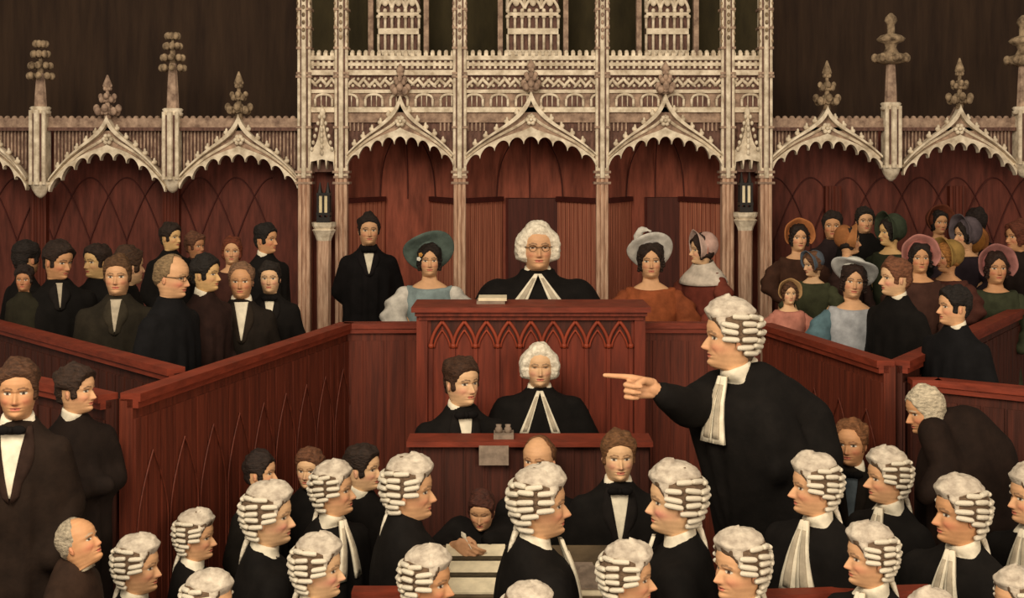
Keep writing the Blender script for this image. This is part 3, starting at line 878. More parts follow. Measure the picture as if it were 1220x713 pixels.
    while q < xb-.15:
        w = .15; cx = q+w/2
        lo = [(cx+w*.44*t, Z(127)) for t in [-1+.2*i for i in range(11)]]
        hi = [(cx+w*.44*t, Z(118)+.035*math.sqrt(max(1-t*t, 0))) for t in [-1+.2*i for i in range(11)]]
        g.strip(lo, hi, Y-.012, Y+.01)
        b.tube([(p[0],Y-.018,p[1]) for p in hi], .011, 6); b.tube([(lo[0][0],Y-.018,lo[0][1]),(hi[0][0],Y-.018,hi[0][1])], .011, 6)
        b.tube([(lo[-1][0],Y-.018,lo[-1][1]),(hi[-1][0],Y-.018,hi[-1][1])], .011, 6)
        for z_ in (-.02,.02): b.tube([(cx+z_,Y-.016,Z(127)),(cx+z_,Y-.016,Z(114))], .005, 5)
        q += .195
    mk(b, 'arcade_moulding', 'stone', fz, True); mk(g, 'arcade_ground', 'mauve', fz)
    # parapet with merlons and dentils
    b = MB(); d = MB(); q = xa
    while q < xb-.02:
        b.box((q,Y-.03,Z(68)),(q+.03,Y+.05,Z(63))); b.ell((q+.015,Y-.0,Z(62)), (.017,.03,.016), None, 8, 5)
        q += .052
    mk(b, 'battlement', 'stone', fz)
    b = MB().box((xa,Y-.045,Z(72)),(xb,Y+.06,Z(67))); mk(b, 'coping', 'stone', fz)
    b = MB(); q = xa+.01
    while q < xb-.01:
        d.box((q,Y-.03,Z(82)),(q+.02,Y,Z(73))); q += .043
    mk(d, 'dentils', 'stone', fz); b = MB().box((xa,Y-.008,Z(84)),(xb,Y+.02,Z(72))); mk(b, 'dentil_ground', 'mauve', fz)
    # pinnacled niche heads over the lanterns
    for a, c_ in ((363.5,407.5),(866,911)):
        x0, x1 = X(a)+.05, X(c_)-.05; c = (x0+x1)/2; hw = (x1-x0)/2
        b = MB().box((x0,Y+.03,Z(205)),(x1,Y+.07,Z(146))); mk(b, 'side_spandrel', 'mauve')
        b = MB(); n = 24; lo = []; hi = []
        for i in range(n+1):
            t = -1+2*i/n
            lo.append((c+hw*t, Z(190)-.07*(abs(math.sin(PI*1.5*(t+1)))<.35)*1-.02*abs(t)))
            hi.append((c+hw*t, Z(178)+.36*math.exp(-abs(t)/.30)-.02))
        b.strip(lo, hi, Y-.08, Y+.03); sp = mk(b, 'niche_canopy', 'stone')
        b = MB()
        for q in range(6):
            for sx in (-1,1): b.ell((c+sx*(.078-.012*q), Y-.09, Z(178)+.05*q), (.013,.016,.018), None, 8, 6)
            b.ell((c, Y-.10, Z(182)+.045*q), (.012,.012,.022), None, 8, 6)
        b.ell((c,Y-.06,Z(136)), (.022,.022,.05)); mk(b, 'leafwork', 'stone', sp, True)
    return root

_sh = {}
def root_shift(root, inv):
    """a stand-in parent that lets shapes given in room coordinates hang from the canopy root"""
    class R_: pass
    return (root, inv)

_build0 = MB.build
def _build(s, name, m, parent=None, smooth=False, cols=None, label=None):
    if isinstance(parent, tuple):
        for v in s.v: v -= parent[1]
        o = _build0(s, name, m, parent[0], smooth, cols, label); o['_sh'] = 1; o_shift[o.name] = parent[1]; return o
    if parent is not None and parent.name in o_shift:
        for v in s.v: v -= o_shift[parent.name]
        o = _build0(s, name, m, parent, smooth, cols, label); o_shift[o.name] = o_shift[parent.name]; return o
    return _build0(s, name, m, parent, smooth, cols, label)
o_shift = {}
MB.build = _build

def build_side_canopy(label, spans, posts, x_lo, x_hi, tops):
    Y = 9.85; k = Y/F
    X = lambda px: (px-610)*k
    Z = lambda py: HC-(py-HOR)*k
    inv = Vector((X((x_lo+x_hi)/2), Y, .8))
    root = thing('arcade_canopy', label, 'canopy', inv)
    T = (root, inv)
    for (a, c_, zs, zi, za, fin, fm) in spans:
        x0, x1 = X(a), X(c_); c = (x0+x1)/2; hw = (x1-x0)/2
        gothic_arch(T, c, hw, Z(zs), Z(zi), Z(za), Y-.03, .065, 9)
        finial(T, c, Y-.06, Z(za+4), (za-fin+4)*k, fm, .085)
        base, inner, outer = arch_curves(c, hw, Z(zs), Z(zi), Z(za), .065)
        MB().strip([(p[0], p[1]+.02) for p in base], [(p[0], Z(154)) for p in base], Y+.04, Y+.09).build('reeded_ground', M['mauve'], T)
        bb = (MB(), MB()); q = x0+.01
        while q < x1-.01:
            b = bb[q > c]; t = abs((q-c)/hw); zo = Z(zs)+(Z(zi)-Z(zs))*(1-t**2.2)+.09+(Z(za)-Z(zi)-.065)*math.exp(-(t/.24)**.85)
            if zo < Z(160): b.box((q,Y+.02,zo-.03),(q+.012,Y+.042,Z(154)))
            q += .028
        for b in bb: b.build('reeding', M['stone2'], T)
    xa, xb = X(x_lo), X(x_hi)
    b = MB().box((xa,Y-.0,Z(156)),(xb,Y+.10,Z(141))); co = b.build('cornice', M['stone2'], T)
    b = MB().box((xa,Y-.03,Z(156)),(xb,Y+.02,Z(152))); b.build('cornice_moulding', M['mauve'], co)
    b = MB(); q = xa
    while q < xb-.03: b.ell((q+.02,Y+.03,Z(141)), (.024,.03,.022), None, 8, 5); q += .056
    b.build('cresting', M['stone2'], co, True)
    for (px, zb, zt, ztop, style) in posts:
        x = X(px); b = MB()
        b.box((x-.05,Y-.10,Z(zb-16)),(x+.05,Y+.06,Z(zt)))
        for sx in (-1,1): b.tube([(x+sx*.05,Y-.10,Z(zb-16)),(x+sx*.05,Y-.10,Z(zt))], .016, 8)
        b.tube([(x,Y-.115,Z(zb-16)),(x,Y-.115,Z(zt))], .022, 8)
        po = b.build('post', M['stone'], T)
        b = MB()
        for sx in (-1,1): b.box((x+sx*.027-.007,Y-.108,Z(zb-20)),(x+sx*.027+.007,Y-.10,Z(zt+4)))
        b.build('fluting', M['mauve'], po)
        b = MB().lathe((x,Y-.03,Z(zb)), [(.01,0),(.035,.02),(.06,.06),(.075,.10),(.082,.11),(.07,.125)], 14); b.build('corbel', M['stone'], po, True); b = MB()
        b.lathe((x,Y-.03,Z(zt)-.03), [(.075,0),(.082,.02),(.07,.03),(.082,.05),(.07,.06)], 14)
        b.build('capital_ring', M['stone'], po, True)
        hh = (zt-ztop)*k; b = MB()
        b.lathe((x,Y-.03,Z(zt)+.03), [(.05,0),(.044,hh*.25),(.036,hh*.5),(.028,hh*.62)], 8)
        b.build('pinnacle', M['stone2'], po)
        b = MB(); z1 = Z(zt)+.03+hh*.52
        if style == 'disc':
            b.lathe((x,Y-.03,z1), [(.05,0),(.12,.02),(.135,.05),(.12,.075),(.06,.09),(.04,.13),(.05,.16),(.10,.18),(.11,.20),(.08,.225),(.03,.24),(.03,.31),(.05,.34),(.04,.37),(.01,.40)], 16)
            for q in range(8):
                a = q*PI/4; b.ell((x+.125*math.cos(a),Y-.03+.125*math.sin(a),z1+.05), (.03,.03,.035), None, 8, 6)
        else:
            b.lathe((x,Y-.03,z1), [(.03,0),(.02,.45*hh*.6),(.005,hh*.52)], 8)
            for zz, r in ((.02,.085),(.10,.075),(.19,.055),(.27,.04)):
                for q in range(8):
                    a = q*PI/4+zz*9; b.ell((x+r*math.cos(a),Y-.03+r*math.sin(a),z1+zz), (.026,.026,.03), None, 8, 6)
        b.build('carved_leaves', M['oldst'], po, True)
    return root

def build_turret(label, c, hw, group=None):
    Y = 10.2; k = Y/F
    X = lambda px: (px-610)*k
    Z = lambda py: HC-(py-HOR)*k
    x0, x1 = X(c-hw), X(c+hw); inv = Vector((X(c), Y, Z(70))); T0 = thing('stone_turret', label, 'carved panel', inv); T = (T0, inv)
    for x in (x0, x1):
        MB().box((x-.02,Y-.03,Z(72)),(x+.02,Y+.05,Z(-60))).build('side_post', M['stone2'], T)
    i0, i1 = x0+.06, x1-.06
    MB().box((i0,Y+.02,Z(72)),(i1,Y+.06,Z(-60))).build('ground', M['mauve'], T)
    b = MB()
    for p0, p1 in ((41,34),(19,15),(66,60)): b.box((i0,Y-.02,Z(p0)),(i1,Y+.03,Z(p1)))
    b.build('band', M['stone'], T)
    b = MB(); n = max(6, int((i1-i0)/.055))
    for i in range(n+1):
        x = i0+(i1-i0)*i/n
        b.tube([(x,Y-.0,Z(60)),(x,Y-.0,Z(41))], .012, 6); b.tube([(x,Y-.0,Z(34)),(x,Y,Z(22))], .012, 6)
        b.ell((x,Y-.01,Z(20)), (.02,.02,.018), None, 8, 5); b.ell((x,Y-.01,Z(13)), (.018,.02,.02), None, 8, 5)
    b.build('balusters', M['stone'], T, True)
    b = MB(); na = 3; w = (i1-i0)/na
    for i in range(na):
        cx = i0+w*(i+.5)
        for sx in (-1, 1): b.tube([(cx+sx*w*.48*(1-(t/8)**1.7),Y-.01,Z(11)+.10*t/8) for t in range(9)], .013, 6)
        b.ell((cx,Y-.01,Z(2)), (.03,.02,.04), None, 8, 6); b.tube([(cx-w/2,Y,Z(11)),(cx-w/2,Y,Z(-50))], .018, 6)
        b.tube([(cx,Y,Z(0)),(cx,Y,Z(-50))], .016, 6)
    b.build('pointed_tracery', M['stone'], T, True)
    MB().box((x0-.03,Y+.06,Z(140)),(x1+.03,Y+.30,Z(66))).build('plinth', M['stone2'], T)
    MB().box((i0,Y+.06,Z(72)),(i1,Y+.16,Z(-60))).build('backing', M['stone2'], T)
    return T0

def lantern(label, px, base_py, pedestal_top):
    Y = 9.62; k = Y/F; x = (px-610)*k; Z = lambda py: HC-(py-HOR)*k
    r = thing('stone_pedestal', label[1], 'pedestal', (x, Y, .8)); inv = Vector((x, Y, .8)); T = (r, inv)
    b = MB().lathe((x,Y,.8), [(.10,0),(.10,.1),(.055,.16),(.05,.6),(.055,Z(pedestal_top)-.8-.14)], 8)
    b.build('shaft', M['salmon'], T)
    zt = Z(pedestal_top)
    b = MB().lathe((x,Y,zt-.14), [(.055,0),(.065,.03),(.085,.07),(.092,.08),(.075,.09),(.09,.11),(.095,.14)], 8); b.build('capital', M['stone'], T)
    l = thing('lantern', label[0], 'lantern', (x, Y, zt)); inv2 = Vector((x, Y, zt)); T = (l, inv2)
    b = MB().box((x-.05,Y-.05,zt),(x+.05,Y+.05,zt+.04))
    for sx in (-1,0,1):
        for sy in (-1,1): b.box((x+sx*.04-.008,Y+sy*.04-.008,zt+.04),(x+sx*.04+.008,Y+sy*.04+.008,zt+.22))
    b.box((x-.052,Y-.052,zt+.055),(x+.052,Y+.052,zt+.075))
    b.box((x-.05,Y-.05,zt+.205),(x+.05,Y+.05,zt+.225))
    for sx in (-1,1):
        b.lathe((x+sx*.03,Y,zt+.225), [(.022,0),(.012,.04),(.004,.08)], 6)
    b.build('iron_frame', M['black'], T)
    for sx in (-1,1):
        MB().box((x+sx*.02-.012,Y-.036,zt+.075),(x+sx*.02+.012,Y+.03,zt+.205)).build('pane', M['glass'], T)

def build_niches():
    """timber lining of the bays behind the arches"""
    Y0 = 9.93; Y1 = 10.55
    def bay(label, a, c_, door=None, top=150, left=True, right=True, group=None):
        xa, xb = (a-610)*9.9/F, (c_-610)*9.9/F
        inv = Vector(((xa+xb)/2, Y0, .8)); r = thing('panelled_niche', label, 'niche', inv, 0, group); T = (r, inv)
        Zt = 3.35
        MB().box(((a-3.5-610)*Y1/F,Y1,.8),((c_+3.5-610)*Y1/F,Y1+.06,Zt)).build('back_panel', M['bay'], T)
        w = xb-xa
        for s, on in ((1,left),(-1,right)):
            if not on: continue
            e = xa if s == 1 else xb
            p = (e+s*.02, Y0); q = (e+s*(w*.28), Y1-.01)
            MB().obox(p, q, .02, .8, 2.66).build('side_panel', M['bay'], T)
            b = MB(); n = 9; random.seed(int(a))
            for i in range(n):
                t0, t1 = (i+.12)/n, (i+.88)/n
                A = (p[0]+(q[0]-p[0])*t0, p[1]+(q[1]-p[1])*t0-.015); B = (p[0]+(q[0]-p[0])*t1, p[1]+(q[1]-p[1])*t1-.015)
                b.obox(A, B, .012+.004*random.random(), .8, 2.62)
            b.build('boarding', M['board'], T)
            MB().obox((p[0],p[1]-.03), (q[0],q[1]-.03), .04, 2.62, 2.66).build('moulding', M['vault'], T)
        if door:
            d0, d1, dt = door; x0, x1 = (d0-610)*Y1/F, (d1-610)*Y1/F; zt = HC-(dt-HOR)*Y1/F
            d = MB().box((x0,Y1-.03,.8),(x1,Y1,zt)).build('recessed_door', M['door'], T)
            b = MB(); b.tube([(x0,Y1-.03,.8),(x0,Y1-.03,zt),(x1,Y1-.03,zt),(x1,Y1-.03,.8)], .012, 6); b.build('door_frame', M['vault'], d)
        b = MB(); cx = (xa+xb)/2
        for j in (-2,0,2):
            pts = []
            for t in range(11):
                f = t/10; pts.append((cx+j*w*.13*(1-f*.9)*1.0+j*w*.03*math.sin(f*PI), Y1-.02-.25*f*f, 2.64+.62*f**.8))
            b.tube(pts, .005, 5)
        b.build('vault_rib', M['vault'], T)
        return r
    bay('red timber niche behind the standing man and the teal-hatted lady', 411, 545, None, right=True)
    bay('red timber niche with pale side boards behind the judge', 552, 713, (604,680,236))
    bay('red timber niche with dark doorway between the two ladies right of the bench', 721, 862, (769,822,235))
    for lab, a, c_ in (('narrow red recess behind the left lantern', 368, 403), ('narrow red recess behind the right lantern', 871, 907)):
        xa, xb = (a-610)*9.95/F, (c_-610)*9.95/F; inv = Vector(((xa+xb)/2, 9.95, .8))
        r = thing('lantern_recess', lab, 'niche', inv); T = (r, inv)
        MB().box((xa,9.98,.8),(xb,10.02,3.0)).build('back_panel', M['wood'], T)
        b = MB(); b.box((xa,9.96,.8),(xa+.03,9.985,2.95)); b.box((xb-.03,9.96,.8),(xb,9.985,2.95)); b.build('stile', M['bay'], T)
    # side walls of the wings with intersecting blind tracery
    for lab, a, c_, posts in (('red tracery panelling behind the left gallery spectators', -30, 359, (50,130,207,283)), ('red tracery panelling behind the right gallery spectators', 915, 1250, (990,1058,1137,1213))):
        Yb = 10.35; xa, xb = (a-610)*Yb/F, (c_-610)*Yb/F; inv = Vector(((xa+xb)/2, Yb, .8))
        r = thing('tracery_panelling', lab, 'panelling', inv); T = (r, inv)
        MB().box((xa,Yb,.8),(xb,Yb+.06,3.3)).build('back_panel', M['wing'], T)
        b = MB(); n = 0; q = xa+.05; w = .30
        while q < xb-.1:
            for s in (-1, 1):
                pts = [(q+s*w*(f/10)**1.0*1.0, Yb-.012, 2.30+.52*math.sin(f/10*PI/2)) for f in range(11)]
                if xa < pts[-1][0] < xb: b.tube(pts, .006, 5)
            b.tube([(q,Yb-.012,.8),(q,Yb-.012,2.30)], .006, 5)
            q += w
        b.build('blind_tracery', M['vault'], T)
        for px in posts[::2]:
            x = (px-610)*Yb/F
            b = MB().box((x-.06,Yb-.07,.8),(x+.06,Yb,2.75))
            for s in (-1,0,1): b.tube([(x+s*.05,Yb-.075,.8),(x+s*.05,Yb-.075,2.75)], .016, 6)
            b.build('pilaster', M['wood'], T)
# ------------------------------------------------------------------ bench, desks, parapets
def pix(px, py, h): 
    """plan point where the line of sight through (px,py) meets height HC-h"""
    y = h*F/(py-HOR); return ((px-610)*y/F, y)
def build_furniture():
    h = .913; zt = HC-h
    A0 = pix(150,470,h); A1 = pix(225,438,h); A2 = pix(410,385,h)
    partition('long red parapet running from left front corner back towards the bench', [A0, A2, (-.50, 7.42)], zt, 0.0, arches=9)
    B0 = pix(-60,367,h)
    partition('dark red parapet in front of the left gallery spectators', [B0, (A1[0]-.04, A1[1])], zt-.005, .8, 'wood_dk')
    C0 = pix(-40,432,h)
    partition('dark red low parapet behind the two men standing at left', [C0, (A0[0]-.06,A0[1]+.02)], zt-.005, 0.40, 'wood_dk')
    r = partition('plain red parapet between the bench and the right gallery', [(.71,7.42),pix(905,385,h)], zt, .40)
    D0 = pix(915,386,h); D1 = pix(1060,431,h)
    partition('red parapet slanting down in front of the bonneted ladies at right', [D0, D1], zt, .4, arches=5)
    E1 = pix(1235,356,h)
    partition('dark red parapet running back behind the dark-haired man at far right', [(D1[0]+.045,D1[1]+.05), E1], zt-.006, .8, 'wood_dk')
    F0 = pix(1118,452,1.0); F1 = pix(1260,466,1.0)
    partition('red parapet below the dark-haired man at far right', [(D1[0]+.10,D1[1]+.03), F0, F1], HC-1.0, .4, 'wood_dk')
    # judge's bench
    Y = 7.0; k = Y/F; X = lambda px: (px-610)*k; Z = lambda py: HC-(py-HOR)*k
    inv = Vector((X(632), Y, .4)); r = thing('judges_bench', 'high red wooden bench with pointed-arch tracery in front of the judge', 'bench', inv); T = (r, inv)
    x0, x1 = X(503), X(762)
    MB().box((x0,Y,.4),(x1,Y+.05,Z(372))).build('front_panel', M['bench'], T)
    for x in (x0, x1): MB().box((x-.03,Y-.02,.4),(x+.03,Y+.45,Z(374))).build('corner_post', M['bench'], T)
    b = MB().box((X(491),Y-.07,Z(371)),(X(774),Y+.36,Z(365))); t = b.build('desk_top', M['rail'], T)
    b = MB().box((X(495),Y-.05,Z(376)),(X(770),Y+.1,Z(371))).box((X(499),Y-.03,Z(381)),(X(766),Y+.1,Z(377))); b.build('cornice_moulding', M['bench'], t)
    n = 9; w = (x1-x0-.10)/n; b = MB(); g = MB(); mu = MB()
    for i in range(n):
        c = x0+.05+w*(i+.5)
        zs = Z(412); zp = Z(383)
        for s in (-1, 1):
            b.tube([(c+s*w*.5*(1-(q/10)**1.9),Y-.014,zs+(zp-zs)*(q/10)) for q in range(11)], .010, 6)
            b.tube([(c+s*w*.36*(1-(q/10)**1.7),Y-.008,zs-.01+(zp-zs)*.72*(q/10)) for q in range(11)], .006, 6)
        lo = [(c+w*.5*t_, zs-.0+(zp-zs)*(1-abs(t_)**(1/1.9 if 0 else .55))*1.0) for t_ in [-1+.1*q for q in range(21)]]
        hi = [(p[0], Z(381)) for p in lo]
        g.strip(lo, hi, Y-.006, Y+.002)
    for i in range(n+1):
        c = x0+.05+w*i; mu.box((c-.010,Y-.016,.4),(c+.010,Y,zs))
        b.ell((c,Y-.016,zs), (.016,.01,.016), None, 8, 6)
    b.build('arch_tracery', M['trac'], T, True); g.build('spandrel', M['wood_dk'], T); mu.build('mullion', M['bench'], T)
    # clerk's desk
    Y = 6.0; k = Y/F; inv = Vector((X(630)*6/7, Y, .4)); r = thing('clerks_desk', 'lower dark red desk in front of the clerk below the bench', 'desk', inv); T = (r, inv)
    X = lambda px: (px-610)*k; Z = lambda py: HC-(py-HOR)*k
    MB().box((X(489),Y,.4),(X(773),Y+.05,Z(529))).build('front_panel', M['wood_dk'], T)
    for x in (X(491), X(771)): MB().box((x-.02,Y+.05,.4),(x+.02,Y+.12,Z(529))).build('side_panel', M['wood_dk'], T)
    b = MB().box((X(485),Y-.04,Z(531)),(X(777),Y+.16,Z(525))); b.build('desk_top', M['rail'], T)
    b = MB()
    for i in range(11):
        x = X(489)+(X(773)-X(489))*(i+.5)/11; b.box((x-.004,Y-.008,.4),(x+.004,Y,Z(532)))
    b.build('groove_fillet', M['wood_dk'], T)
    # things on desks
    z = Z(525)
    b = MB(); 
    tag(slabbox('paper_notice', X(571), X(606), Y-.048, Y-.041, Z(552), Z(529), M['paper_gr']), 'grey paper hanging over the front edge of the clerk\'s desk', 'paper')
    i = thing('inkstand', 'small grey inkstand on the clerk\'s desk between the two seated men', 'inkstand', (X(600),Y+.08,z)); T = (i, Vector((X(600),Y+.08,z)))
    MB().box((X(588),Y+.02,z),(X(612),Y+.14,z+.02)).build('tray', M['paper_gr'], T)
    for dx in (-6, 5): MB().lathe((X(600+dx),Y+.08,z+.02), [(.016,0),(.018,.02),(.012,.03),(.014,.04)], 10).build('ink_pot', M['paper_gr'], T, True)
    # papers at the judge's elbow
    z = HC-.79*1.0+.0
    zt_ = HC-(365-HOR)*7/F
    for j, (dx, c, lab) in enumerate(((0,'paper_gr','flat grey document, lowest of the pile on the bench left of the judge'),(.01,'paper','pale document, topmost of the pile on the bench left of the judge'))):
        o = slabbox('document', -.20+dx, -.04+dx, 7.10, 7.28, zt_+.018*j, zt_+.018*(j+1)-.001, M[c]); tag(o, lab, 'document', 'documents on the bench')
    # counsel table with sloping top
    r = thing('writing_table', 'cloth-covered sloping counsel table under the scattered papers', 'table', (.1,5.28,.4)); inv = Vector((.1,5.28,.4)); T = (r, inv)
    xa, xb = -.36, .58
    ya, yb = 5.10, 5.47
    za, zb = HC-(712-HOR)*ya/F, HC-(650-HOR)*yb/F
    top = MB().add([(xa,ya,za-.04),(xb,ya,za-.04),(xb,yb,zb-.04),(xa,yb,zb-.04),(xa,ya,za),(xb,ya,za),(xb,yb,zb),(xa,yb,zb)],
      [(0,3,2,1),(4,5,6,7),(0,1,5,4),(1,2,6,5),(2,3,7,6),(3,0,4,7)]); top.build('tabletop', M['tablecl'], T)
    for x in (xa+.05, xb-.05):
        for y, zz in ((5.17, za-.03), (yb-.04, zb-.05)): MB().box((x-.03,y-.03,.4),(x+.03,y+.03,zz)).build('leg', M['wood_dk'], T)
    def on(x, t, dz=0): return Vector((x, ya+(yb-ya)*t, za+(zb-za)*t+dz))
    def sheet(x0, x1, t0, t1, dz, lab, m='paper', sk=0, th=.008, grp='papers on the counsel table'):
        p = [on(x0,t0,dz), on(x1,t0,dz), on(x1+sk,t1,dz), on(x0+sk,t1,dz)]
        b = MB().add([tuple(q) for q in p]+[tuple(q+Vector((0,-.0,th))) for q in p], [(0,3,2,1),(4,5,6,7),(0,1,5,4),(1,2,6,5),(2,3,7,6),(3,0,4,7)])
        tag(b.build('paper', M[m]), lab, 'paper', grp)
    sheet(-.285,-.03,.74,.98,.001,'cream sheet the clerk is writing on at the far edge of the table')
    sheet(-.30,-.03,.66,.72,.001,'dark strip of folded document just below the written sheet','page',0,.012)
    sheet(-.28,-.04,.42,.64,.001,'cream sheet in the middle of the left pile',)
    sheet(-.29,-.03,.34,.40,.001,'narrow dark folded document under the middle sheet at left','page',0,.012)
    sheet(-.27,-.05,.05,.32,.001,'cream sheet nearest the wigs at the left end of the table',)
    sheet(.17,.36,.30,.62,.001,'pinkish paper lying behind the hook-nosed barrister in centre','paper_gr',-.02)
    sheet(.20,.40,.02,.20,.001,'long pale paper at the near right of the table','paper',0)
    sheet(.24,.42,.08,.50,.012,'loose pale paper overlapping the pile at the right of the table','paper_gr',.05)
    # pews
    for lab, p, q, zt2 in (('red pew back between the barristers at right', pix(905,706,1.545), pix(1110,700,1.545), HC-1.545), ('red pew back between the barristers at left', pix(420,702,1.575), pix(490,702,1.575), HC-1.575)):
        i = thing('pew', lab, 'pew', (p[0],p[1],0)); T = (i, Vector((p[0],p[1],0)))
        MB().obox(p, q, .04, 0, zt2-.03).build('backrest', M['wood'], T); MB().obox(p, q, .07, zt2-.03, zt2).build('rail', M['rail'], T)

def slabbox(name, x0, x1, y0, y1, z0, z1, m):
    return MB().box((x0,y0,z0),(x1,y1,z1)).build(name, m)
# ------------------------------------------------------------------ people
BK_ = (19,15,13); BK2 = (24,18,13); BR = (44,27,18); BR2 = (52,32,22)
def cast():
    G = dict(gown=True, gr=.02, col=BK_, wide=.95)
    # barristers facing right (wigs with rows of curls)
    def bar(lab, x, top, chin, y, hy, by=None, zf=0, **k):
        k.setdefault('lean', (0,0,.0 if k.get('collar', True) else .02))
        o = dict(wig='bar', gown=True, gr=.015, col=BK_, collar=True, noears=False, wide=.92, tone=1)
        o.update(k); return person(lab, x, top, chin, y, hy, by, zf, **o)
    bar('curled-wig barrister facing right at the lower left, beside the bald old man', 194,644,704,4.62,84,95)
    bar('small curled-wig barrister in profile right, standing alone against the red parapet', 259,613,665,5.05,84,100,nose=1.1)
    bar('barrister at the bottom edge left, only the crown of the wig and forehead showing', 283,688,756,4.30,75,80)
    bar('red-cheeked barrister facing right with his back turned, wig queue hanging at left', 353,581,647,5.0,86,112,tone=2,bl=1.4)
    bar('barrister facing right in long white neck bands in front of the sandy-haired youth', 425,556,612,5.25,82,48,zf=.4,bands=(.27,.16,.022),pitch=-4,col=BK_)
    bar('fat-cheeked barrister facing right at the bottom, below the one in long bands', 412,644,710,4.58,84,100,tone=2,bl=1.5,nose=1.1)
    bar('large barrister with sideburn smiling right, left of the writing clerk', 521,550,617,5.0,84,108,tone=1,collar=False,wide=1.1)
    bar('swarthy barrister at the bottom edge left of the papers, looking right', 543,659,727,4.5,70,85,tone=0,nose=1.15)
    bar('central barrister seen from behind facing right, in front of the papers', 680,563,637,4.78,86,104,tone=1,wide=1.15,gr=.03,nose=1.1,bands=(.34,.3,.02))
    bar('barrister in the bottom centre with only the top of the wig in view', 664,702,770,4.25,84,95)
    bar('barrister at the bottom edge right of the papers, facing right', 782,653,722,4.5,78,92,tone=1,nose=1.15)
    # facing left
    bar('stout ruddy barrister facing left below the pointing advocate', 768,559,633,4.95,-86,-100,tone=2,bl=1.7,wide=1.15,gr=.03,bands=(.30,.1,.03))
    bar('dark-eyed barrister facing left at the bottom, below the stout ruddy one', 845,638,712,4.5,-66,-62,tone=1,nose=1.1)
    bar('barrister facing left with broad pleated neck bands beneath the advocate', 939,547,611,4.98,-86,-50,bands=(.30,.14,.045),tone=1,nose=1.2,wide=1.1)
    bar('barrister with sharp nose in profile left beside the grey stooping man', 1029,540,597,5.28,-84,-50,zf=.4,bands=(.26,.12,.03),tone=1,nose=1.3)
    bar('barrister facing left at the bottom right in front of the pew back', 1004,630,696,4.62,-84,-50,bands=(.26,.12,.035),tone=1)
    bar('barrister facing left with dark whiskers and wide bands, lower right', 1109,575,645,4.86,-84,-50,bands=(.30,.14,.04),tone=0,wide=1.1,nose=1.1)
    bar('barrister cut by the right edge of the picture, facing left with white bands', 1199,561,622,5.05,-84,-50,bands=(.27,.12,.04),tone=1)
    bar('barrister at the bottom right corner facing left', 1180,684,750,4.40,-80,-75)
    bar('barrister low at the right with only the very top of the wig showing', 1078,710,776,4.25,-80,-75)
    # the advocate
    hd = dict(wrist=(777,463,5.12), fore=(800,472,5.16), dir=(-1,-.12,.10), up=(.05,0,1), curl=[.04,1.15,1.2,1.25], k=1.16,
              thumb=(.04,.03,-.030, .065,.018,-.048, .085,.0,-.045))
    bar('advocate standing in black gown and curled wig, pointing left with outstretched arm', 835,364,437,5.22,-86,-50,zf=.4,lean=(-.0,.03,-.01),bands=(.235,.06,.034),tone=1,nose=1.05,
        wide=1.05,gr=.03,few=True,arms='none',hands=[hd],wbase=(.42,.05),skirt=1.1,
        limbs=[[(858,462,5.42,.085),(822,487,5.30,.088),(796,474,5.16,.062),(789,469,5.14,.05)],
               [(905,455,5.3,.09),(965,500,5.34,.10),(980,545,5.30,.095),(930,560,5.15,.07)],
               [(905,520,5.36,.12),(925,640,5.38,.14)],[(930,480,5.36,.12),(945,560,5.36,.15)]])
    # the bench and clerks
    person('elderly judge in full white wig and spectacles seated centre behind the bench', 641,268,320,7.62,4,0,.4,wig='full',gown=True,gr=.05,col=BK_,wide=1.25,bands=(.17,.6,.04),collar=True,glasses=True,tone=1,arms='lap',open=.5)
    person('clerk in full white wig and long neck bands seated below the judge', 643,413,459,6.5,2,0,.4,wig='full',gown=True,gr=.035,col=BK_,wide=1.15,bands=(.24,.36,.026),collar=True,tone=2,arms='lap',open=.3,noears=True)
    person('dark-haired man with black cravat seated at the left of the wigged clerk', 554,429,481,6.48,38,15,.4,hair=(58,36,22),col=BK_,shirt=(.22,.04),collar=True,cravat=True,tone=2,arms='down',vol=.95,wide=1.1)
    hw = dict(wrist=(547,649,5.42), fore=(536,652,5.50), dir=(.62,-.68,-.22), up=(.15,.3,.9), curl=[.55,.65,.8,.9], k=.8, thumb=(.03,.05,-.02, .065,.045,-.035, .09,.025,-.04))
    person('brown-haired clerk bent over the table writing with a quill', 573,587,629,5.66,-8,0,.4,pitch=15,hair=(64,32,22),cut='short',vol=.9,col=BK_,tone=1,open=.2,lean=(0,.05,.02),arms='none',wide=1.25,hands=[hw],collar=False,
        limbs=[[(548,632,5.72,.07),(526,652,5.62,.065),(537,652,5.50,.045)],[(598,632,5.72,.07),(606,650,5.58,.06),(584,643,5.50,.045)]])
    q = MB(); a = W(562,655,5.34); c = W(555,643,5.41); q.tube([a, c], [.0015,.003], 6)
    q.tube([c, c+(c-a)*.35, c+(c-a)*.75], [.004,.012,.002], 6)
    tag(q.build('quill', M['linen']), 'white quill pen held in the writing clerk\'s hand', 'pen')
    person('bald man with thin side hair looking down behind the central wigged barrister', 640,521,574,5.75,-22,-8,.4,hair=(96,62,36),cut='bald',col=BK_,tone=1,shirt=(.2,.04),nose=1.05)
    person('sandy-haired man with white waistcoat and black bow facing the room below the bench', 737,517,570,5.72,4,0,.4,hair=(98,66,40),vol=1.0,col=BK_,tone=2,shirt=(.25,.05),collar=True,cravat=True,wide=1.12)
    # left foreground
    person('tall man in brown-black coat and white waistcoat standing at the left edge', 23,434,496,4.78,14,6,.4,hair=(70,44,27),cut='short',vol=1.05,col=BR2 if 0 else (36,23,16),shirt=(.28,.055),cravat=True,collar=True,tone=0,zf_=1,skirt=.6)
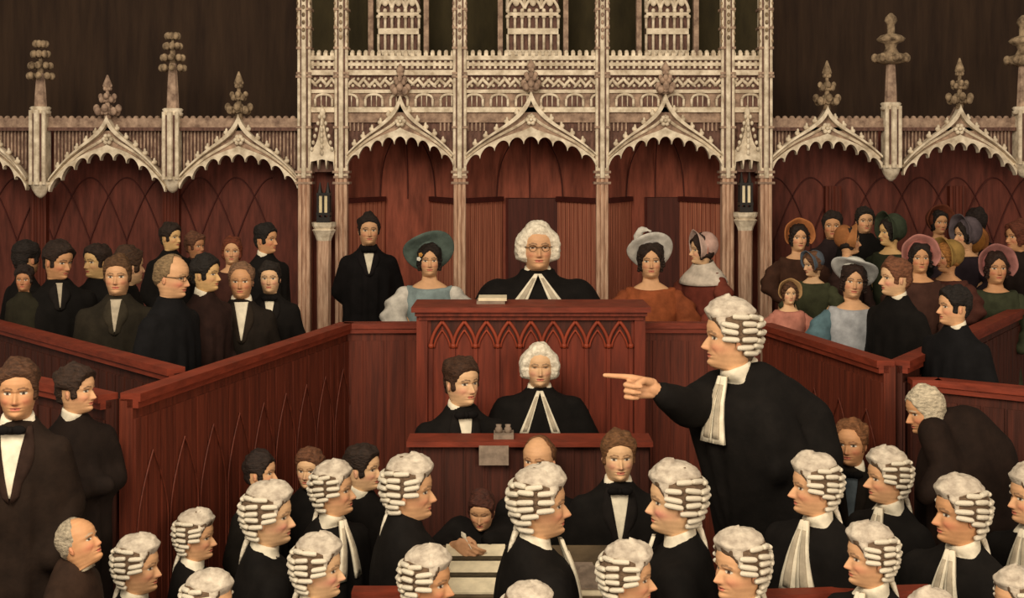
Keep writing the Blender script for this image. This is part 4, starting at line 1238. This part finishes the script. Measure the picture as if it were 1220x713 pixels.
    person('dark-haired man standing in profile right with folded arms in a frock coat', 117,438,490,4.90,80,48,.4,hair=(44,28,18),vol=1.2,col=(30,20,15),collar=True,tone=1,arms='fold',skirt=.9,wide=1.0)
    person('bald old man with grey hair at the back, face raised to the right, bottom left', 122,618,674,4.6,82,85,.4,pitch=-22,hair=(150,138,118),cut='bald',vol=1.1,lean=(0,.02,.035),col=(48,30,20),tone=0,nose=.8)
    person('dark-haired man in profile right behind the red-cheeked barrister', 332,541,584,5.5,80,60,.4,hair=(34,22,16),vol=1.1,col=BK2,tone=1)
    person('sandy-haired youth facing forward behind the barrister in long bands', 368,538,580,5.72,-10,5,.4,hair=(92,58,38),vol=1.05,col=BK_,tone=2)
    person('man with dark hair and sideburns in profile right behind the seated wigs', 457,533,582,5.6,72,50,.4,hair=(38,25,17),vol=1.05,col=BK_,collar=True,tone=2)
    # right foreground
    person('grey-blond man with pale blue waistcoat looking up left behind the advocate\'s elbow', 1011,503,552,5.72,-30,-15,.4,hair=(110,72,44),cut='receding',vol=1.2,col=BK2,collar=True,cravat=True,shirt=(.28,.04),shirtm=cloth((92,104,112)),tone=0)
    person('old grey-haired man stooping forward to the left in a dark brown coat', 1076,462,514,5.35,-84,-80,.4,pitch=14,hair=(172,160,138),cut='long',vol=.65,col=(32,20,14),tone=0,lean=(0,.10,-.0),arms='none',nose=1.1,wide=1.0,base=(0,.30),
        limbs=[[(1118,508,5.5,.085),(1150,515,5.5,.12),(1172,545,5.5,.14),(1180,600,5.5,.15)],[(1112,515,5.4,.07),(1128,560,5.35,.065),(1102,590,5.3,.05)],[(1150,530,5.5,.15),(1160,620,5.5,.2)]])
    # left gallery
    person('small dark-haired child far left, dim face above the gallery parapet', 29,320,346,7.32,10,0,.8,hair=(34,22,16),vol=1.6,col=(38,34,22),tone=3,wide=.8)
    person('dark-haired spectator at far left seen from behind, face hidden', 50,290,326,7.9,150,150,.8,wide=.8,hair=(28,20,15),vol=1.2,col=BK_)
    person('dark-haired man at far left of the gallery looking down to the right', 90,290,331,7.0,62,25,.8,pitch=10,hair=(40,26,18),vol=1.1,col=BK_,shirt=(.14,.018),shirtm=M['linen_gr'],tone=0,wide=1.1)
    person('man with shadowed face and dark curls second row left, looking left', 113,293,330,7.5,-35,0,.8,hair=(40,26,18),vol=1.1,col=BK_,tone=4)
    person('long-faced man with centre-parted brown hair and pale shirt leaning on the left parapet', 141,307,350,6.62,8,8,.8,hair=(82,56,34),cut='short',vol=.95,col=(38,32,22),shirt=(.18,.032),shirtm=M['linen_gr'],tone=1,wide=1.15)
    person('brown-haired man turned away behind the bald spectacled man', 174,296,338,7.1,130,100,.8,hair=(56,36,22),vol=1.0,col=BK_,tone=2)
    person('bald old man with spectacles and ruddy cheek in profile right, left gallery', 229,305,353,6.4,78,70,.8,hair=(120,98,70),cut='bald',vol=1.2,col=(17,16,18),glasses=True,tone=1,bl=1.6,wide=1.08,pitch=6)
    person('young dark-haired man high in the back row left, looking right', 218,268,297,8.5,65,40,.8,hair=(38,26,18),vol=1.2,col=BK_,tone=4)
    person('dim brown-haired head in the back row left of the woman with auburn hair', 246,280,306,8.6,60,40,.8,hair=(92,58,40),vol=1.4,col=(60,32,24),tone=3)
    person('black-haired man with white collar in profile right, left gallery', 265,306,346,6.95,76,55,.8,hair=(26,20,15),vol=1.1,col=(44,26,20),collar=True,tone=4)
    person('woman with auburn hair in the back row of the left gallery', 277,284,314,8.3,8,0,.8,hair=(100,48,28),cut='long',col=(66,34,26),dress=True,tone=1)
    person('grey-brown haired man with white shirt front leaning at the left gallery rail', 288,315,354,6.95,6,12,.8,hair=(112,82,60),vol=1.0,cut='receding',col=(32,24,18),collar=True,shirt=(.24,.045),tone=0,wide=1.05)
    person('dark-haired man with whiskers high at the back right of the left gallery', 333,269,301,8.2,68,45,.8,hair=(24,18,14),vol=1.1,col=BK_,collar=True,tone=0)
    person('smiling dark-haired man with white shirt and black cravat nearest the lantern column', 322,314,348,7.3,4,8,.8,hair=(30,22,16),vol=1.05,col=BK_,cravat=True,shirt=(.22,.04),tone=2,wide=1.05)
    # centre back
    person('slender young man in black coat standing with hands behind him at left of the niches', 440,257,291,9.2,12,8,.8,hair=(30,20,14),vol=1.0,col=(18,14,14),shirt=(.18,.045),cravat=True,arms='back',skirt=2.2,tone=1)
    fl = [(-.30,-.36,.20,(220,150,60)),(-.36,-.34,.06,(235,228,210))]
    person('lady in broad dark teal hat and pale blue dress with white sleeves', 512,292,328,8.25,6,0,.8,hair=(30,20,14),cut='curls',dress=True,col=(128,146,146),sleeve=(206,198,184),puff=1.25,low=.085,tone=1,
        hat=wide_hat((82,98,90),(92,110,100),1.08,(-60,-8),(((108,124,114),),1,2.2,1.0),.22,fl))
    person('lady in white plumed turban hat and orange low-necked dress', 775,291,330,8.25,-3,0,.8,hair=(36,22,14),cut='curls',dress=True,col=(160,74,34),sleeve=(146,66,32),puff=1.1,low=.075,tone=1,
        hat=wide_hat((158,152,146),(214,206,194),.90,(-60,-8),(((226,218,204),(196,188,180),(220,212,198)),3,.9,1.1),.24))
    person('woman in pale pink bonnet and white shawl in profile left by the right column', 820,281,314,8.35,-78,-50,.8,hair=(40,24,16),cut='curls',dress=True,col=(116,46,32),sleeve=(124,52,36),shawl=(206,190,170),tone=2,
        hat=bonnet((198,156,140),(206,170,154),1.02,0,(190,120,100)))
    # right gallery
    hp = dict(dress=True)
    person('woman in orange straw bonnet and brown dress nearest the right column', 951,268,298,8.4,5,0,.8,hair=(30,20,14),cut='curls',vol=.8,col=(64,36,24),tone=1,hat=bonnet((176,96,44),(190,110,54),1.05,-8),**hp)
    person('dark-haired man in the back row between two orange bonnets', 991,254,284,8.9,-14,0,.8,hair=(34,24,18),vol=1.1,col=(42,30,30),tone=0)
    person('woman in bright orange bonnet facing right, back row of right gallery', 1026,272,302,8.2,78,50,.8,hair=(30,20,14),cut='curls',vol=.8,col=(44,26,20),tone=1,hat=bonnet((166,98,48),(176,108,54),1.0,0),**hp)
    person('round-faced dark-haired man in black coat at the top of the right gallery', 1030,249,277,8.7,-2,0,.8,hair=(30,22,16),vol=1.2,col=BK_,tone=1,wide=1.15)
    person('woman in dark green bonnet facing left at the back of the right gallery', 1045,261,292,8.55,-76,-50,.8,hair=(30,20,14),cut='curls',vol=.8,col=(40,44,28),tone=4,hat=bonnet((54,62,44),(58,66,46),1.15,0),**hp)
    person('woman in small blue bonnet and green dress turned left, second row right gallery', 955,301,328,7.95,-70,-30,.8,hair=(90,60,40),cut='curls',vol=.8,col=(64,66,40),tone=2,pitch=8,hat=bonnet((84,92,104),(92,102,116),.9,0),**hp)
    person('little girl in straw bonnet and pink dress at the front of the right gallery', 940,337,362,7.55,5,4,.8,hair=(70,44,26),cut='curls',vol=.8,col=(196,116,96),tone=2,hat=bonnet((160,118,68),(176,132,80),.98,-6),**hp)
    person('lady in large tilted white hat and pale blue dress, front row right', 1016,316,354,6.95,-6,-4,.8,roll=6,hair=(40,24,16),cut='curls',dress=True,col=(170,172,176),sleeve=(84,118,128),low=.075,tone=1,puff=1.1,
        hat=wide_hat((206,204,194),(198,198,192),.92,(-42,14),(((200,198,190),),1,1.2,1.0),.34))
    person('red-haired man with whiskers and white stock in profile left, right gallery', 1046,310,351,6.75,-82,-62,.8,hair=(106,66,44),vol=1.1,col=BK_,collar=True,tone=2,bl=1.4,nose=1.15,wide=1.1)
    person('woman in big rose-pink bonnet and brown dress behind the red-haired man', 1095,290,324,7.7,-5,0,.8,hair=(30,20,14),cut='curls',vol=.8,col=(66,38,30),tone=0,hat=bonnet((168,96,88),(186,116,104),1.12,-8),**hp)
    person('woman in mustard-yellow bonnet in profile left, middle of the right gallery', 1113,291,323,7.95,-74,-50,.8,hair=(150,100,50),cut='curls',vol=.8,col=(74,36,28),tone=0,hat=bonnet((156,118,52),(168,128,58),1.1,0),**hp)
    person('person in dark red hat at the very back of the right gallery', 1119,252,278,8.8,10,0,.8,hair=(26,18,14),cut='long',col=BK_,tone=0,dress=True,hat=bonnet((96,44,26),(108,50,30),1.15,-5))
    person('woman in grey-purple bonnet in profile left at the back of the right gallery', 1135,265,295,8.4,-76,-50,.8,hair=(30,20,14),cut='curls',vol=.8,col=(40,28,34),tone=1,hat=bonnet((92,78,84),(100,86,92),1.2,0),**hp)
    person('person in plain orange bonnet seen from behind, back row at right', 1172,276,304,8.6,165,150,.8,hair=(60,34,20),cut='curls',vol=.8,col=(48,28,24),tone=1,hat=bonnet((178,110,40),(172,100,44),1.2,0),**hp)
    person('dark-haired spectator with hidden face above the orange bonnet at right', 1178,250,280,9.3,175,160,.8,hair=(30,20,16),vol=1.1,col=BK_)
    person('auburn-haired person in profile left at the right edge of the gallery', 1196,266,298,8.15,-74,-40,.8,hair=(88,44,28),cut='curls',vol=1.4,col=(34,24,20),tone=0)
    person('lady in rose-pink bonnet and dark green dress near the right edge', 1186,301,337,8.15,-3,0,.8,hair=(40,24,16),cut='curls',vol=.8,dress=True,col=(54,58,38),puff=1.25,tone=0,low=.06,hat=bonnet((160,92,88),(170,104,98),1.08,-8,None))
    person('dark-haired man with sideburns in profile left at the far right rail', 1115,343,386,6.15,-84,-64,.8,hair=(24,18,14),vol=1.05,col=(17,15,16),collar=True,tone=1,nose=1.1,wide=1.2)

def lights():
    w = bpy.data.worlds.new('world'); bpy.context.scene.world = w; w.use_nodes = True
    w.node_tree.nodes['Background'].inputs[0].default_value = (1.0,.86,.68,1)
    w.node_tree.nodes['Background'].inputs[1].default_value = .42
    def area(name, loc, tgt, sx, sy, e, col):
        l = bpy.data.lights.new(name, 'AREA'); l.shape = 'RECTANGLE'; l.size = sx; l.size_y = sy; l.energy = e; l.color = col
        o = bpy.data.objects.new(name, l); C.objects.link(o); o.location = loc
        o.rotation_euler = (Vector(tgt)-Vector(loc)).to_track_quat('-Z', 'Y').to_euler()
    area('key_area', (-1.8,.5,6.0), (0,8,1.9), 4, 3, 520, (1,.87,.68))  # added overhead key light, not an actual opening in the ceiling
    area('front_fill', (3.0,-1,3.6), (0,9,2.2), 2.5, 2.5, 260, (1,.82,.62))  # added low fill behind the camera, reaches under arches and softens shadows
    c = bpy.data.cameras.new('camera'); o = bpy.data.objects.new('camera', c); C.objects.link(o)
    o.location = (0,0,HC); o.rotation_euler = (PI/2,0,0); c.sensor_width = 36; c.lens = 36*F/1220
    c.shift_y = -(356.5-HOR)/1220; c.clip_end = 60
    s = bpy.context.scene; s.camera = o
    s.view_settings.view_transform = 'Standard'; s.view_settings.look = 'None'; s.view_settings.gamma = 1; s.view_settings.exposure = 0
    s.view_settings.use_curve_mapping = False

build_room()
build_screen()
build_side_canopy('weathered carved gothic arcade above the left gallery',
  [(-88,36,222,182,138,86,'oldst'),(62,200,224,182,138,90,'stone2'),(216,357,220,184,137,86,'oldst')],
  [(50,236,132,68,'leaf'),(207,230,134,48,'leaf')], -30, 358, None)
build_side_canopy('weathered carved gothic arcade above the right gallery',
  [(918,1048,196,168,127,73,'oldst'),(1073,1207,204,170,126,70,'oldst')],
  [(1060,216,127,40,'disc'),(1217,212,132,40,'disc')], 916, 1250, None)
build_turret('left carved stone tracery panel rising above the canopy', 475, 33)
build_turret('wide carved stone tracery panel rising above the middle of the canopy', 635, 39)
build_turret('right carved stone tracery panel rising above the canopy', 795, 34)
lantern(('iron lantern on the left stone pedestal','slender stone pedestal under the left lantern'), 386, 385, 265)
lantern(('iron lantern on the right stone pedestal','slender stone pedestal under the right lantern'), 888, 385, 253)
build_niches()
build_furniture()
cast()
lights()
